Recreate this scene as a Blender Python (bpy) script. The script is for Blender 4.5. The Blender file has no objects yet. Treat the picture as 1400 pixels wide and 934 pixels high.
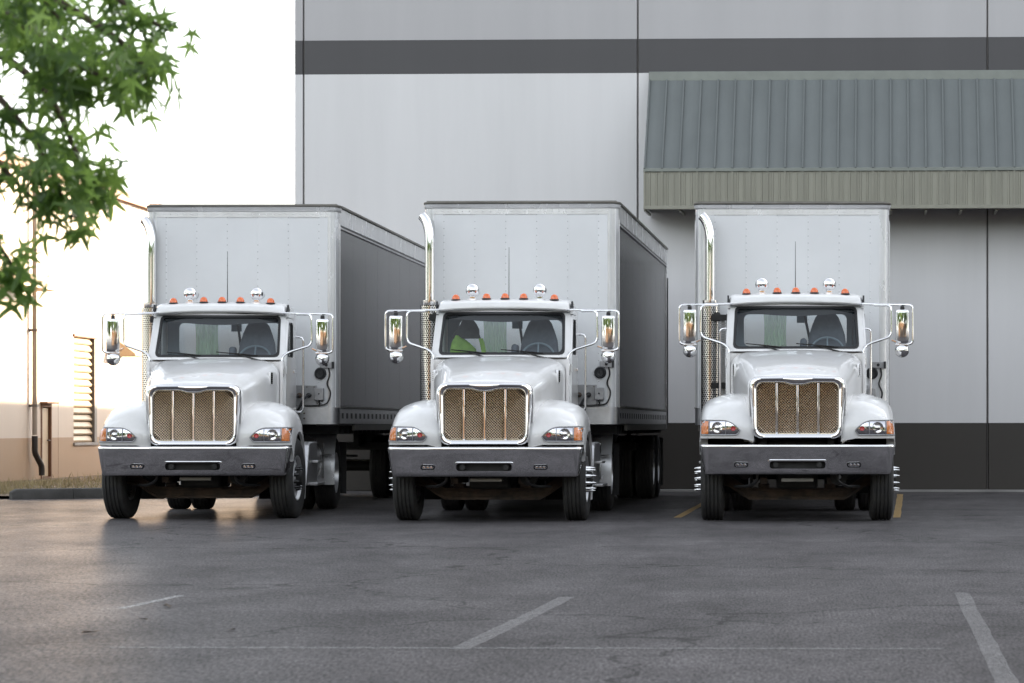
import bpy, math, random
from mathutils import Vector, Matrix, Quaternion
from mathutils.geometry import tessellate_polygon
from mathutils.bvhtree import BVHTree

random.seed(7)
SC = bpy.context.scene
COL = SC.collection
R = math.radians

# ------------------------------------------------------------------ camera, sky, sun, exposure
CAM_H = 1.2
FPX = 3982.0                       # focal length in photo pixels (photo 1400 wide)
PPX, PPY = 1050.0, 582.0           # where the optical axis meets the (cropped) picture
cam_data = bpy.data.cameras.new('camera')
cam = bpy.data.objects.new('camera', cam_data)
COL.objects.link(cam)
cam.location = (0, 0, CAM_H)
cam.rotation_euler = (R(90), 0, 0)
cam_data.sensor_width = 36
cam_data.lens = FPX / 1400 * 36
cam_data.shift_x = -(PPX - 700) / 1400
cam_data.shift_y = (PPY - 467) / 1400
cam_data.clip_start = 0.2
cam_data.clip_end = 4000
cam_data.dof.use_dof = True
cam_data.dof.focus_distance = 37.5
cam_data.dof.aperture_fstop = 5.6
SC.camera = cam

SUN_AZ, SUN_EL = 42.0, 12.0        # clockwise from +Y (away from the camera), degrees
world = bpy.data.worlds.new('World')
SC.world = world
world.use_nodes = True
wn = world.node_tree
bg = wn.nodes['Background']
sky = wn.nodes.new('ShaderNodeTexSky')
sky.sky_type = 'NISHITA'
sky.sun_disc = False
sky.sun_elevation = R(SUN_EL)
sky.sun_rotation = R(SUN_AZ)
sky.air_density = 1.0
sky.dust_density = 1.5
sky.ozone_density = 1.0
hs = wn.nodes.new('ShaderNodeHueSaturation')
hs.inputs['Saturation'].default_value = 0.27
wn.links.new(sky.outputs[0], hs.inputs['Color'])
wn.links.new(hs.outputs[0], bg.inputs[0])
bg.inputs[1].default_value = 0.15

sun_data = bpy.data.lights.new('sun', 'SUN')
sun_data.energy = 5.0
sun_data.angle = R(0.9)
sun_data.color = (1.0, 0.72, 0.46)
sun = bpy.data.objects.new('sun', sun_data)
COL.objects.link(sun)
sv = Vector((math.sin(R(SUN_AZ)) * math.cos(R(SUN_EL)), math.cos(R(SUN_AZ)) * math.cos(R(SUN_EL)), math.sin(R(SUN_EL))))
sun.rotation_euler = (-sv).to_track_quat('-Z', 'Y').to_euler()
sun.location = (30, 30, 40)

vs = SC.view_settings
vs.view_transform = 'Standard'
vs.look = 'None'
vs.gamma = 1
vs.use_curve_mapping = False
vs.exposure = 2.32
SC.render.engine = 'CYCLES'
SC.cycles.use_denoising = True
SC.cycles.max_bounces = 8
SC.cycles.transparent_max_bounces = 12
SC.cycles.sample_clamp_indirect = 6
SC.cycles.caustics_reflective = False
SC.cycles.caustics_refractive = False

def at(x, y, Z):
    """photo pixel and depth -> world point"""
    return Vector(((x - PPX) * Z / FPX, Z, CAM_H + (PPY - y) * Z / FPX))

# ------------------------------------------------------------------ helpers
def tag(o, label=None, cat=None, group=None, kind=None):
    if label: o['label'] = label
    if cat: o['category'] = cat
    if group: o['group'] = group
    if kind: o['kind'] = kind
    return o

def empty(name, loc=(0, 0, 0), rz=0, label=None, cat=None, group=None):
    o = bpy.data.objects.new(name, None)
    COL.objects.link(o)
    o.location = loc
    o.rotation_euler = (0, 0, rz)
    o.empty_display_size = 0.3
    return tag(o, label, cat, group)

def link(name, mesh, parent=None, loc=None, rot=None):
    o = bpy.data.objects.new(name, mesh)
    COL.objects.link(o)
    o.parent = parent
    if loc is not None: o.location = loc
    if rot is not None: o.rotation_euler = rot
    return o

def copy_tree(o, parent=None):
    c = o.copy()
    COL.objects.link(c)
    c.parent = parent
    for ch in KIDS.get(o.name, []):
        k = copy_tree(ch, c)
    return c

def index_children():
    KIDS.clear()
    for o in bpy.data.objects:
        if o.parent: KIDS.setdefault(o.parent.name, []).append(o)
KIDS = {}

def fillet(path, r, n=5, closed=False):
    """round the corners of a polyline"""
    P = [Vector(p) for p in path]
    out = []
    m = len(P)
    for i in range(m):
        if not closed and i in (0, m - 1):
            out.append(P[i]); continue
        a, b, c = P[i - 1], P[i], P[(i + 1) % m]
        d1, d2 = (a - b), (c - b)
        k = min(r, d1.length * .49, d2.length * .49)
        s, e = b + d1.normalized() * k, b + d2.normalized() * k
        for j in range(n + 1):
            t = j / n
            out.append(s * (1 - t) ** 2 + b * 2 * t * (1 - t) + e * t * t)
    return out

def rrect(cx, cy, hw, hh, r, k=5):
    pts = []
    for sx, sy, a0 in ((1, 1, 0), (-1, 1, 90), (-1, -1, 180), (1, -1, 270)):
        for j in range(k + 1):
            a = R(a0 + 90 * j / k)
            pts.append((cx + sx * (hw - r) + r * math.cos(a), cy + sy * (hh - r) + r * math.sin(a)))
    return pts

class MB:
    def __init__(self): self.v = []; self.f = []
    def add(self, vs_, fs):
        n = len(self.v)
        self.v += [Vector(p) for p in vs_]
        self.f += [tuple(i + n for i in f) for f in fs]
        return self
    def box(self, x0, x1, y0, y1, z0, z1):
        return self.add([(x0, y0, z0), (x1, y0, z0), (x1, y1, z0), (x0, y1, z0), (x0, y0, z1), (x1, y0, z1), (x1, y1, z1), (x0, y1, z1)],
                        [(0, 3, 2, 1), (4, 5, 6, 7), (0, 1, 5, 4), (1, 2, 6, 5), (2, 3, 7, 6), (3, 0, 4, 7)])
    def tube(self, path, r, n=8, closed=False, caps=True):
        P = [Vector(p) for p in path]
        m = len(P)
        rad = r if isinstance(r, (list, tuple)) else [r] * m
        rings = []
        up = None
        for i in range(m):
            if closed: t = P[(i + 1) % m] - P[i - 1]
            else: t = P[min(i + 1, m - 1)] - P[max(i - 1, 0)]
            t.normalize()
            if up is None:
                up = Vector((0, 0, 1)) if abs(t.z) < .9 else Vector((1, 0, 0))
            u = up - t * up.dot(t)
            if u.length < 1e-6: u = t.orthogonal()
            u.normalize(); w = t.cross(u); up = u
            rings.append([P[i] + (u * math.cos(2 * math.pi * k / n) + w * math.sin(2 * math.pi * k / n)) * rad[i] for k in range(n)])
        return self.loft(rings, True, caps and not closed, closed)
    def loft(self, rings, ring_closed=True, caps=False, path_closed=False):
        n = len(rings[0]); vs_ = [p for r_ in rings for p in r_]; fs = []
        m = len(rings)
        for i in range(m if path_closed else m - 1):
            a, b = i * n, ((i + 1) % m) * n
            for k in range(n if ring_closed else n - 1):
                k2 = (k + 1) % n
                fs.append((a + k, a + k2, b + k2, b + k))
        if caps:
            fs.append(tuple(range(n - 1, -1, -1))); fs.append(tuple((m - 1) * n + k for k in range(n)))
        return self.add(vs_, fs)
    def lathe(self, prof, c=(0, 0, 0), axis='x', n=24):
        """prof = [(radius, along)]"""
        rings = []
        for r_, h in prof:
            ring = []
            for k in range(n):
                a = 2 * math.pi * k / n
                p, q = r_ * math.cos(a), r_ * math.sin(a)
                ring.append({'x': (c[0] + h, c[1] + p, c[2] + q), 'y': (c[0] + p, c[1] + h, c[2] + q), 'z': (c[0] + p, c[1] + q, c[2] + h)}[axis])
            rings.append(ring)
        return self.loft(rings, True, False)
    def plate(self, outer, holes, fn, th):
        """flat plate (u,v loops) with holes; fn(u,v,w) maps to space, w = 0..th"""
        loops = [outer] + list(holes)
        flat = [p for l in loops for p in l]
        tris = tessellate_polygon([[Vector((p[0], p[1], 0)) for p in l] for l in loops])
        n = len(flat)
        vs_ = [fn(p[0], p[1], 0) for p in flat] + [fn(p[0], p[1], th) for p in flat]
        fs = [tuple(t) for t in tris] + [tuple(n + i for i in reversed(t)) for t in tris]
        s = 0
        for l in loops:
            k = len(l)
            for i in range(k):
                j = (i + 1) % k
                fs.append((s + i, s + j, n + s + j, n + s + i))
            s += k
        return self.add(vs_, fs)
    def ribbon(self, la, lb, fn, th):
        """band between two loops of equal count"""
        k = len(la)
        return self.loft([[fn(p[0], p[1], 0) for p in la], [fn(p[0], p[1], 0) for p in lb], [fn(p[0], p[1], th) for p in lb], [fn(p[0], p[1], th) for p in la]], True, False, True)
    def xform(self, M):
        self.v = [M @ p for p in self.v]; return self
    def mirror(self):
        self.v = [Vector((-p.x, p.y, p.z)) for p in self.v]; self.f = [tuple(reversed(f)) for f in self.f]; return self
    def mesh(self, name, mat, smooth=38):
        me = bpy.data.meshes.new(name)
        me.from_pydata([tuple(p) for p in self.v], [], self.f)
        me.validate()
        import bmesh
        bm = bmesh.new(); bm.from_mesh(me)
        bmesh.ops.recalc_face_normals(bm, faces=bm.faces)
        bm.to_mesh(me); bm.free()
        if smooth:
            me.polygons.foreach_set('use_smooth', [True] * len(me.polygons))
            me.set_sharp_from_angle(angle=R(smooth))
        if mat: me.materials.append(MAT[mat])
        return me
    def build(self, name, mat, parent=None, bevel=0, smooth=38, loc=None, seg=2):
        o = link(name, self.mesh(name, mat, smooth), parent, loc)
        if bevel:
            b = o.modifiers.new('bevel', 'BEVEL')
            b.width = bevel; b.segments = seg; b.limit_method = 'ANGLE'; b.angle_limit = R(35)
            b.harden_normals = False
        return o

# ------------------------------------------------------------------ materials
MAT = {}
def mat(name, base=(.5, .5, .5), rough=.5, metal=0, coat=0, spec=.5, var=0, vscale=3.0, bump=0, bscale=40.0, rvar=0, trans=0, emit=None, stretch=None, col2=None):
    m = bpy.data.materials.new(name)
    m.use_nodes = True
    nt = m.node_tree; N = nt.nodes; L = nt.links
    b = N['Principled BSDF']
    b.inputs['Base Color'].default_value = (*base, 1)
    b.inputs['Roughness'].default_value = rough
    b.inputs['Metallic'].default_value = metal
    b.inputs['Coat Weight'].default_value = coat
    b.inputs['Coat Roughness'].default_value = .035
    b.inputs['Specular IOR Level'].default_value = spec
    if var or bump or rvar:
        tc = N.new('ShaderNodeTexCoord'); mp = N.new('ShaderNodeMapping')
        if stretch: mp.inputs['Scale'].default_value = stretch
        L.new(tc.outputs['Object'], mp.inputs[0])
        oi = N.new('ShaderNodeObjectInfo')
        ad = N.new('ShaderNodeVectorMath'); ad.operation = 'ADD'
        ml = N.new('ShaderNodeMath'); ml.operation = 'MULTIPLY'; ml.inputs[1].default_value = 37.0
        L.new(oi.outputs['Random'], ml.inputs[0])
        L.new(mp.outputs[0], ad.inputs[0]); L.new(ml.outputs[0], ad.inputs[1])
        n1 = N.new('ShaderNodeTexNoise'); n1.inputs['Scale'].default_value = vscale; n1.inputs['Detail'].default_value = 6; n1.inputs['Roughness'].default_value = .62
        L.new(ad.outputs[0], n1.inputs['Vector'])
        if var:
            rp = N.new('ShaderNodeValToRGB')
            rp.color_ramp.elements[0].position = .34; rp.color_ramp.elements[1].position = .68
            c2 = col2 or tuple(c * (1 - var) for c in base)
            rp.color_ramp.elements[0].color = (*c2, 1); rp.color_ramp.elements[1].color = (*base, 1)
            L.new(n1.outputs['Fac'], rp.inputs[0]); L.new(rp.outputs[0], b.inputs['Base Color'])
        if rvar:
            mr = N.new('ShaderNodeMapRange'); mr.inputs['To Min'].default_value = max(0, rough - rvar); mr.inputs['To Max'].default_value = rough + rvar
            L.new(n1.outputs['Fac'], mr.inputs[0]); L.new(mr.outputs[0], b.inputs['Roughness'])
        if bump:
            n2 = N.new('ShaderNodeTexNoise'); n2.inputs['Scale'].default_value = bscale; n2.inputs['Detail'].default_value = 4
            L.new(ad.outputs[0], n2.inputs['Vector'])
            bp = N.new('ShaderNodeBump'); bp.inputs['Strength'].default_value = bump; bp.inputs['Distance'].default_value = .01
            L.new(n2.outputs['Fac'], bp.inputs['Height']); L.new(bp.outputs[0], b.inputs['Normal'])
    if emit:
        b.inputs['Emission Color'].default_value = (*emit[0], 1); b.inputs['Emission Strength'].default_value = emit[1]
    MAT[name] = m
    return m

mat('truck_paint', (.80, .795, .80), .34, 0, .9, var=.1, vscale=2.4, col2=(.71, .70, .685))
mat('trailer_white', (.76, .765, .775), .36, 0, .1, var=.07, vscale=.9, rvar=.06, bump=.03, bscale=2.0)
mat('trailer_corner', (.78, .78, .79), .26, .35, 0, var=.18, vscale=2.5, rvar=.08, stretch=(1, 1, .4))
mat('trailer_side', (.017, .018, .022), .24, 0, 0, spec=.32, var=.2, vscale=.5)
mat('aluminium', (.62, .62, .63), .32, .9, var=.22, vscale=5, rvar=.1)
mat('rail_dull', (.20, .19, .17), .42, .6, var=.3, vscale=4, rvar=.1)
mat('chrome', (.86, .86, .87), .055, 1.0, rvar=.02, vscale=4)
mat('chrome_worn', (.78, .77, .76), .12, 1.0, var=.12, vscale=7, rvar=.05)
mat('mesh_steel', (.74, .63, .49), .22, 1.0)  # warm tint puts the golden reflection into the wire's own colour
mat('black_plastic', (.018, .018, .02), .45, var=.2, vscale=9)
mat('rubber_seal', (.010, .010, .011), .5)
mat('chassis', (.022, .021, .020), .7, .1, var=.5, vscale=7, bump=.3, bscale=30)
mat('rusty_steel', (.125, .085, .06), .8, .1, var=.55, vscale=6, bump=.4, bscale=40, col2=(.04, .033, .03))
mat('tyre_rubber', (.020, .020, .021), .72, var=.35, vscale=9, bump=.15, bscale=60, col2=(.036, .034, .032))
mat('rim_alloy', (.78, .78, .79), .36, .75, var=.25, vscale=8, rvar=.08)
mat('interior_grey', (.23, .28, .32), .75, var=.1, vscale=8)
mat('seat_fabric', (.14, .155, .185), .85, var=.2, vscale=14, bump=.2, bscale=90)
mat('dark_interior', (.02, .021, .024), .8)
mat('amber_lens', (.75, .14, .02), .15, 0, .8)
mat('jacket_dark', (.05, .055, .05), .85, var=.3, vscale=12, bump=.4, bscale=14)
mat('hivis_yellow', (.28, .50, .07), .7, var=.35, vscale=10, bump=.5, bscale=16)
mat('reflector_silver', (.62, .62, .65), .10, 1.0)
mat('amber_reflector', (.85, .24, .04), .22, 0, .8, var=.3, vscale=60)
mat('red_reflector', (.55, .05, .06), .25, 0, .6)
mat('black_gloss', (.012, .012, .013), .25)
mat('hose_black', (.015, .015, .016), .4)
mat('nose_box_grey', (.42, .42, .43), .4, .6, var=.2, vscale=10)
mat('concrete_dark', (.10, .095, .09), .85, var=.4, vscale=3, bump=.5, bscale=25)
mat('concrete', (.30, .29, .28), .85, var=.3, vscale=2, bump=.4, bscale=30)
mat('awning_green', (.155, .170, .167), .38, .25, .1, var=.14, vscale=1.2, rvar=.07, stretch=(1, 1, .3))
mat('awning_olive', (.262, .255, .21), .42, .2, 0, var=.14, vscale=1.5, stretch=(3, 3, .5))
mat('awning_trim', (.20, .215, .195), .42, .2, 0, var=.15, vscale=3)
mat('awning_dark', (.03, .033, .03), .8)
mat('joint_dark', (.03, .03, .033), .9)
mat('cream_wall', (.78, .745, .69), .8, var=.06, vscale=1.2, bump=.12, bscale=20)
mat('wood_trim', (.15, .065, .028), .7, var=.2, vscale=3)
mat('pipe_grey', (.13, .12, .115), .5, .3, var=.2, vscale=2)
mat('downpipe_paint', (.30, .26, .22), .5, .1, var=.15, vscale=2)
mat('pipe_black', (.02, .018, .017), .5)
mat('shutter_slat', (.42, .33, .22), .5, .1, var=.15, vscale=4)
mat('door_cream', (.42, .34, .24), .6, var=.1, vscale=3)
mat('dry_grass', (.36, .27, .15), .9, var=.5, vscale=6, col2=(.20, .17, .08))
mat('soil', (.16, .115, .075), .95, var=.4, vscale=1.5, bump=.6, bscale=18)
mat('bark', (.10, .075, .055), .95, var=.5, vscale=6, bump=.9, bscale=30, stretch=(3, 3, .5))
mat('tan_block', (.085, .055, .033), .85, var=.15, vscale=1.5, bump=.2, bscale=10)
mat('roof_membrane', (.25, .25, .25), .9)

# vertical paint bands of the warehouse wall (colour by height, greyer above the stripe, faint weathering)
def wall_paint(name, bands, noise=.06):
    """bands = [(z_from, colour)] ascending, world height"""
    m = bpy.data.materials.new(name); m.use_nodes = True
    nt = m.node_tree; N = nt.nodes; L = nt.links; b = N['Principled BSDF']
    g = N.new('ShaderNodeNewGeometry'); sp = N.new('ShaderNodeSeparateXYZ')
    L.new(g.outputs['Position'], sp.inputs[0])
    mr = N.new('ShaderNodeMapRange'); mr.inputs['From Max'].default_value = 20
    L.new(sp.outputs['Z'], mr.inputs[0])
    rp = N.new('ShaderNodeValToRGB'); rp.color_ramp.interpolation = 'CONSTANT'
    E = rp.color_ramp.elements
    for i, (z, c) in enumerate(bands):
        e = E[i] if i < 2 else E.new(z / 20)
        e.position = z / 20; e.color = (*c, 1)
    L.new(mr.outputs[0], rp.inputs[0])
    n1 = N.new('ShaderNodeTexNoise'); n1.inputs['Scale'].default_value = .55; n1.inputs['Detail'].default_value = 7; n1.inputs['Roughness'].default_value = .6
    mp = N.new('ShaderNodeMapping'); mp.inputs['Scale'].default_value = (2.2, 2.2, .22)
    L.new(g.outputs['Position'], mp.inputs[0]); L.new(mp.outputs[0], n1.inputs['Vector'])
    mr2 = N.new('ShaderNodeMapRange'); mr2.inputs['From Min'].default_value = .3; mr2.inputs['From Max'].default_value = .7
    mr2.inputs['To Min'].default_value = 1 - noise; mr2.inputs['To Max'].default_value = 1 + noise * .3
    L.new(n1.outputs['Fac'], mr2.inputs[0])
    mx = N.new('ShaderNodeMix'); mx.data_type = 'RGBA'; mx.blend_type = 'MULTIPLY'; mx.inputs['Factor'].default_value = 1
    L.new(rp.outputs[0], mx.inputs[6]); L.new(mr2.outputs[0], mx.inputs[7])
    L.new(mx.outputs[2], b.inputs['Base Color'])
    b.inputs['Roughness'].default_value = .62
    n2 = N.new('ShaderNodeTexNoise'); n2.inputs['Scale'].default_value = 14; n2.inputs['Detail'].default_value = 5
    L.new(g.outputs['Position'], n2.inputs['Vector'])
    bp = N.new('ShaderNodeBump'); bp.inputs['Strength'].default_value = .10; bp.inputs['Distance'].default_value = .01
    L.new(n2.outputs['Fac'], bp.inputs['Height']); L.new(bp.outputs[0], b.inputs['Normal'])
    MAT[name] = m
wall_paint('warehouse_paint', [(0, (.040, .034, .029)), (1.215, (.68, .667, .668)), (7.63, (.068, .065, .068)), (8.26, (.43, .418, .425))], .065)
wall_paint('annex_paint', [(0, (.27, .175, .10)), (.86, (.42, .355, .30))], .04)

def glass(name, tint=(.92, .95, .95), ior=1.5, rough=0.0):
    m = bpy.data.materials.new(name); m.use_nodes = True
    nt = m.node_tree; N = nt.nodes; L = nt.links
    N.remove(N['Principled BSDF'])
    t = N.new('ShaderNodeBsdfTransparent'); t.inputs[0].default_value = (*tint, 1)
    g = N.new('ShaderNodeBsdfGlossy'); g.inputs['Roughness'].default_value = rough
    g_ = N.new('ShaderNodeNewGeometry'); dt = N.new('ShaderNodeVectorMath'); dt.operation = 'DOT_PRODUCT'
    L.new(g_.outputs['Incoming'], dt.inputs[0]); L.new(g_.outputs['Normal'], dt.inputs[1])
    def M(op, a, b=None):
        n = N.new('ShaderNodeMath'); n.operation = op
        for i, x in enumerate((a, b)):
            if x is None: continue
            if isinstance(x, (int, float)): n.inputs[i].default_value = x
            else: L.new(x, n.inputs[i])
        return n
    f0 = ((ior - 1) / (ior + 1)) ** 2            # Schlick, both faces alike
    fr = M('ADD', f0, M('MULTIPLY', 1 - f0, M('POWER', M('SUBTRACT', 1.0, M('ABSOLUTE', dt.outputs['Value']).outputs[0]).outputs[0], 5.0).outputs[0]).outputs[0])
    mx = N.new('ShaderNodeMixShader')
    L.new(fr.outputs[0], mx.inputs[0]); L.new(t.outputs[0], mx.inputs[1]); L.new(g.outputs[0], mx.inputs[2])
    L.new(mx.outputs[0], N['Material Output'].inputs[0])
    MAT[name] = m
glass('windshield_glass', (.90, .95, .96), 1.62)
glass('window_glass', (.97, .985, .99), 1.45)
glass('lamp_glass', (.95, .95, .96), 1.5)

def sheer(name, col, opacity):
    m = bpy.data.materials.new(name); m.use_nodes = True
    nt = m.node_tree; N = nt.nodes; L = nt.links
    b = N['Principled BSDF']; b.inputs['Base Color'].default_value = (*col, 1); b.inputs['Roughness'].default_value = .7
    t = N.new('ShaderNodeBsdfTransparent')
    tl = N.new('ShaderNodeBsdfTranslucent'); tl.inputs[0].default_value = (*col, 1)
    m1 = N.new('ShaderNodeMixShader'); m1.inputs[0].default_value = .5
    m2 = N.new('ShaderNodeMixShader'); m2.inputs[0].default_value = opacity
    L.new(b.outputs[0], m1.inputs[1]); L.new(tl.outputs[0], m1.inputs[2])
    L.new(t.outputs[0], m2.inputs[1]); L.new(m1.outputs[0], m2.inputs[2])
    L.new(m2.outputs[0], N['Material Output'].inputs[0])
    MAT[name] = m
sheer('sheer_green', (.42, .70, .36), .55)

def perforated(name):
    """steel sheet punched with small round holes (holes a few millimetres wide)"""
    m = bpy.data.materials.new(name); m.use_nodes = True
    nt = m.node_tree; N = nt.nodes; L = nt.links; b = N['Principled BSDF']
    b.inputs['Metallic'].default_value = 1; b.inputs['Roughness'].default_value = .16
    b.inputs['Base Color'].default_value = (.80, .78, .75, 1)
    uv = N.new('ShaderNodeUVMap')
    br = N.new('ShaderNodeMapping'); br.inputs['Scale'].default_value = (1, 1, 1)
    L.new(uv.outputs[0], br.inputs[0])
    sp = N.new('ShaderNodeSeparateXYZ'); L.new(br.outputs[0], sp.inputs[0])
    def M(op, a, bb):
        n = N.new('ShaderNodeMath'); n.operation = op
        for i, x in enumerate((a, bb)):
            if x is None: continue
            if isinstance(x, (int, float)): n.inputs[i].default_value = x
            else: L.new(x, n.inputs[i])
        return n.outputs[0]
    row = M('FLOOR', sp.outputs['Y'], None)
    off = M('MULTIPLY', M('MODULO', row, 2), .5)
    fx = M('SUBTRACT', M('FRACT', M('ADD', sp.outputs['X'], off), None), .5)
    fy = M('SUBTRACT', M('FRACT', sp.outputs['Y'], None), .5)
    d = M('SQRT', M('ADD', M('MULTIPLY', fx, fx), M('MULTIPLY', fy, fy)), None)
    hole = M('LESS_THAN', d, .34)
    dk = N.new('ShaderNodeBsdfDiffuse'); dk.inputs[0].default_value = (.012, .011, .010, 1)
    mx = N.new('ShaderNodeMixShader')
    L.new(hole, mx.inputs[0]); L.new(b.outputs[0], mx.inputs[1]); L.new(dk.outputs[0], mx.inputs[2])
    L.new(mx.outputs[0], N['Material Output'].inputs[0])
    MAT[name] = m
perforated('perforated_steel')

def asphalt():
    m = bpy.data.materials.new('asphalt'); m.use_nodes = True
    nt = m.node_tree; N = nt.nodes; L = nt.links; b = N['Principled BSDF']
    g = N.new('ShaderNodeNewGeometry')
    def noise(scale, detail, mapscale=None, rough=.6):
        n = N.new('ShaderNodeTexNoise'); n.inputs['Scale'].default_value = scale; n.inputs['Detail'].default_value = detail; n.inputs['Roughness'].default_value = rough
        if mapscale:
            mp = N.new('ShaderNodeMapping'); mp.inputs['Scale'].default_value = mapscale
            L.new(g.outputs['Position'], mp.inputs[0]); L.new(mp.outputs[0], n.inputs['Vector'])
        else: L.new(g.outputs['Position'], n.inputs['Vector'])
        return n.outputs['Fac']
    def rng(x, a, c, lo, hi):
        r_ = N.new('ShaderNodeMapRange')
        for k, v_ in zip(('From Min', 'From Max', 'To Min', 'To Max'), (a, c, lo, hi)): r_.inputs[k].default_value = v_
        L.new(x, r_.inputs[0]); return r_.outputs[0]
    def mul(a, c):
        n = N.new('ShaderNodeMath'); n.operation = 'MULTIPLY'; L.new(a, n.inputs[0]); L.new(c, n.inputs[1]); return n.outputs[0]
    big = rng(noise(.16, 5, (1, .8, 1)), .3, .7, .72, 1.2)
    mid = rng(noise(1.0, 6, (1, .45, 1)), .3, .7, .62, 1.25)
    wear = rng(noise(5.5, 5, (1, .3, 1), .7), .3, .7, .80, 1.18)
    grain = rng(noise(58, 3, (1, .18, 1), .8), .37, .65, .32, 1.75)       # coarse aggregate standing proud
    fine = rng(noise(120, 2, (1, .3, 1), .7), .3, .7, .65, 1.4)
    v = N.new('ShaderNodeTexVoronoi'); v.inputs['Scale'].default_value = 42; L.new(g.outputs['Position'], v.inputs['Vector'])
    # hairline cracks
    wv = N.new('ShaderNodeTexNoise'); wv.inputs['Scale'].default_value = 1.1; wv.inputs['Detail'].default_value = 5; L.new(g.outputs['Position'], wv.inputs['Vector'])
    sc_ = N.new('ShaderNodeVectorMath'); sc_.operation = 'SCALE'; sc_.inputs['Scale'].default_value = 1.6; L.new(wv.outputs['Color'], sc_.inputs[0])
    adv = N.new('ShaderNodeVectorMath'); adv.operation = 'ADD'; L.new(g.outputs['Position'], adv.inputs[0]); L.new(sc_.outputs[0], adv.inputs[1])
    vc = N.new('ShaderNodeTexVoronoi'); vc.feature = 'DISTANCE_TO_EDGE'; vc.inputs['Scale'].default_value = .16; L.new(adv.outputs[0], vc.inputs['Vector'])
    crack = rng(vc.outputs['Distance'], .0012, .0065, .40, 1.0)
    spot = rng(noise(1.9, 2, None, .5), .70, .76, 1.0, .55)               # oil drips
    tot = mul(mul(mul(big, mid), mul(wear, grain)), mul(mul(fine, crack), spot))
    mx = N.new('ShaderNodeMix'); mx.data_type = 'RGBA'; mx.blend_type = 'MULTIPLY'; mx.inputs['Factor'].default_value = 1
    mx.inputs[6].default_value = (.080, .074, .077, 1); L.new(tot, mx.inputs[7])
    L.new(mx.outputs[2], b.inputs['Base Color'])
    b.inputs['Roughness'].default_value = .9; b.inputs['Specular IOR Level'].default_value = .15
    bp = N.new('ShaderNodeBump'); bp.inputs['Strength'].default_value = .35; bp.inputs['Distance'].default_value = .01
    L.new(v.outputs['Distance'], bp.inputs['Height'])
    bp2 = N.new('ShaderNodeBump'); bp2.inputs['Strength'].default_value = .07; bp2.inputs['Distance'].default_value = .008
    L.new(grain, bp2.inputs['Height']); L.new(bp.outputs[0], b.inputs['Normal'])
    # worn stone tops: a sheen that only builds up at very flat angles, as on real asphalt
    gl = N.new('ShaderNodeBsdfGlossy'); gl.inputs['Color'].default_value = (.95, .95, .95, 1)
    L.new(rng(grain, .32, 1.75, .24, .13), gl.inputs['Roughness']); L.new(bp2.outputs[0], gl.inputs['Normal'])
    dt = N.new('ShaderNodeVectorMath'); dt.operation = 'DOT_PRODUCT'
    L.new(g.outputs['Incoming'], dt.inputs[0]); L.new(g.outputs['Normal'], dt.inputs[1])
    def m1(op, x, y=None):
        n = N.new('ShaderNodeMath'); n.operation = op
        for i, q in enumerate((x, y)):
            if q is None: continue
            if isinstance(q, (int, float)): n.inputs[i].default_value = q
            else: L.new(q, n.inputs[i])
        return n.outputs[0]
    sheen = m1('POWER', m1('SUBTRACT', 1.0, m1('ABSOLUTE', dt.outputs['Value'])), 27.0)
    gv = rng(grain, .32, 1.75, .2, 1.3)
    fac = m1('MULTIPLY', mul(sheen, mul(gv, mid)), .46)
    mxs = N.new('ShaderNodeMixShader'); L.new(fac, mxs.inputs[0]); L.new(b.outputs[0], mxs.inputs[1]); L.new(gl.outputs[0], mxs.inputs[2])
    L.new(mxs.outputs[0], N['Material Output'].inputs[0])
    MAT['asphalt'] = m
asphalt()

def worn_line(name, col, keep):
    """worn road paint: broken up by noise so that asphalt shows between"""
    m = bpy.data.materials.new(name); m.use_nodes = True
    nt = m.node_tree; N = nt.nodes; L = nt.links; b = N['Principled BSDF']
    b.inputs['Base Color'].default_value = (*col, 1); b.inputs['Roughness'].default_value = .6
    g = N.new('ShaderNodeNewGeometry')
    n = N.new('ShaderNodeTexNoise'); n.inputs['Scale'].default_value = 22; n.inputs['Detail'].default_value = 6; n.inputs['Roughness'].default_value = .75
    L.new(g.outputs['Position'], n.inputs['Vector'])
    r_ = N.new('ShaderNodeMapRange'); r_.inputs['From Min'].default_value = .5 - keep * .2 - .08; r_.inputs['From Max'].default_value = .5 - keep * .2 + .12
    r_.inputs['To Max'].default_value = keep
    L.new(n.outputs['Fac'], r_.inputs[0])
    t = N.new('ShaderNodeBsdfTransparent'); mx = N.new('ShaderNodeMixShader')
    L.new(r_.outputs[0], mx.inputs[0]); L.new(t.outputs[0], mx.inputs[1]); L.new(b.outputs[0], mx.inputs[2])
    L.new(mx.outputs[0], N['Material Output'].inputs[0])
    MAT[name] = m
worn_line('white_line', (.36, .35, .35), .34)
worn_line('thin_line', (.45, .45, .45), .42)
worn_line('yellow_line', (.45, .29, .10), .75)

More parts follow.
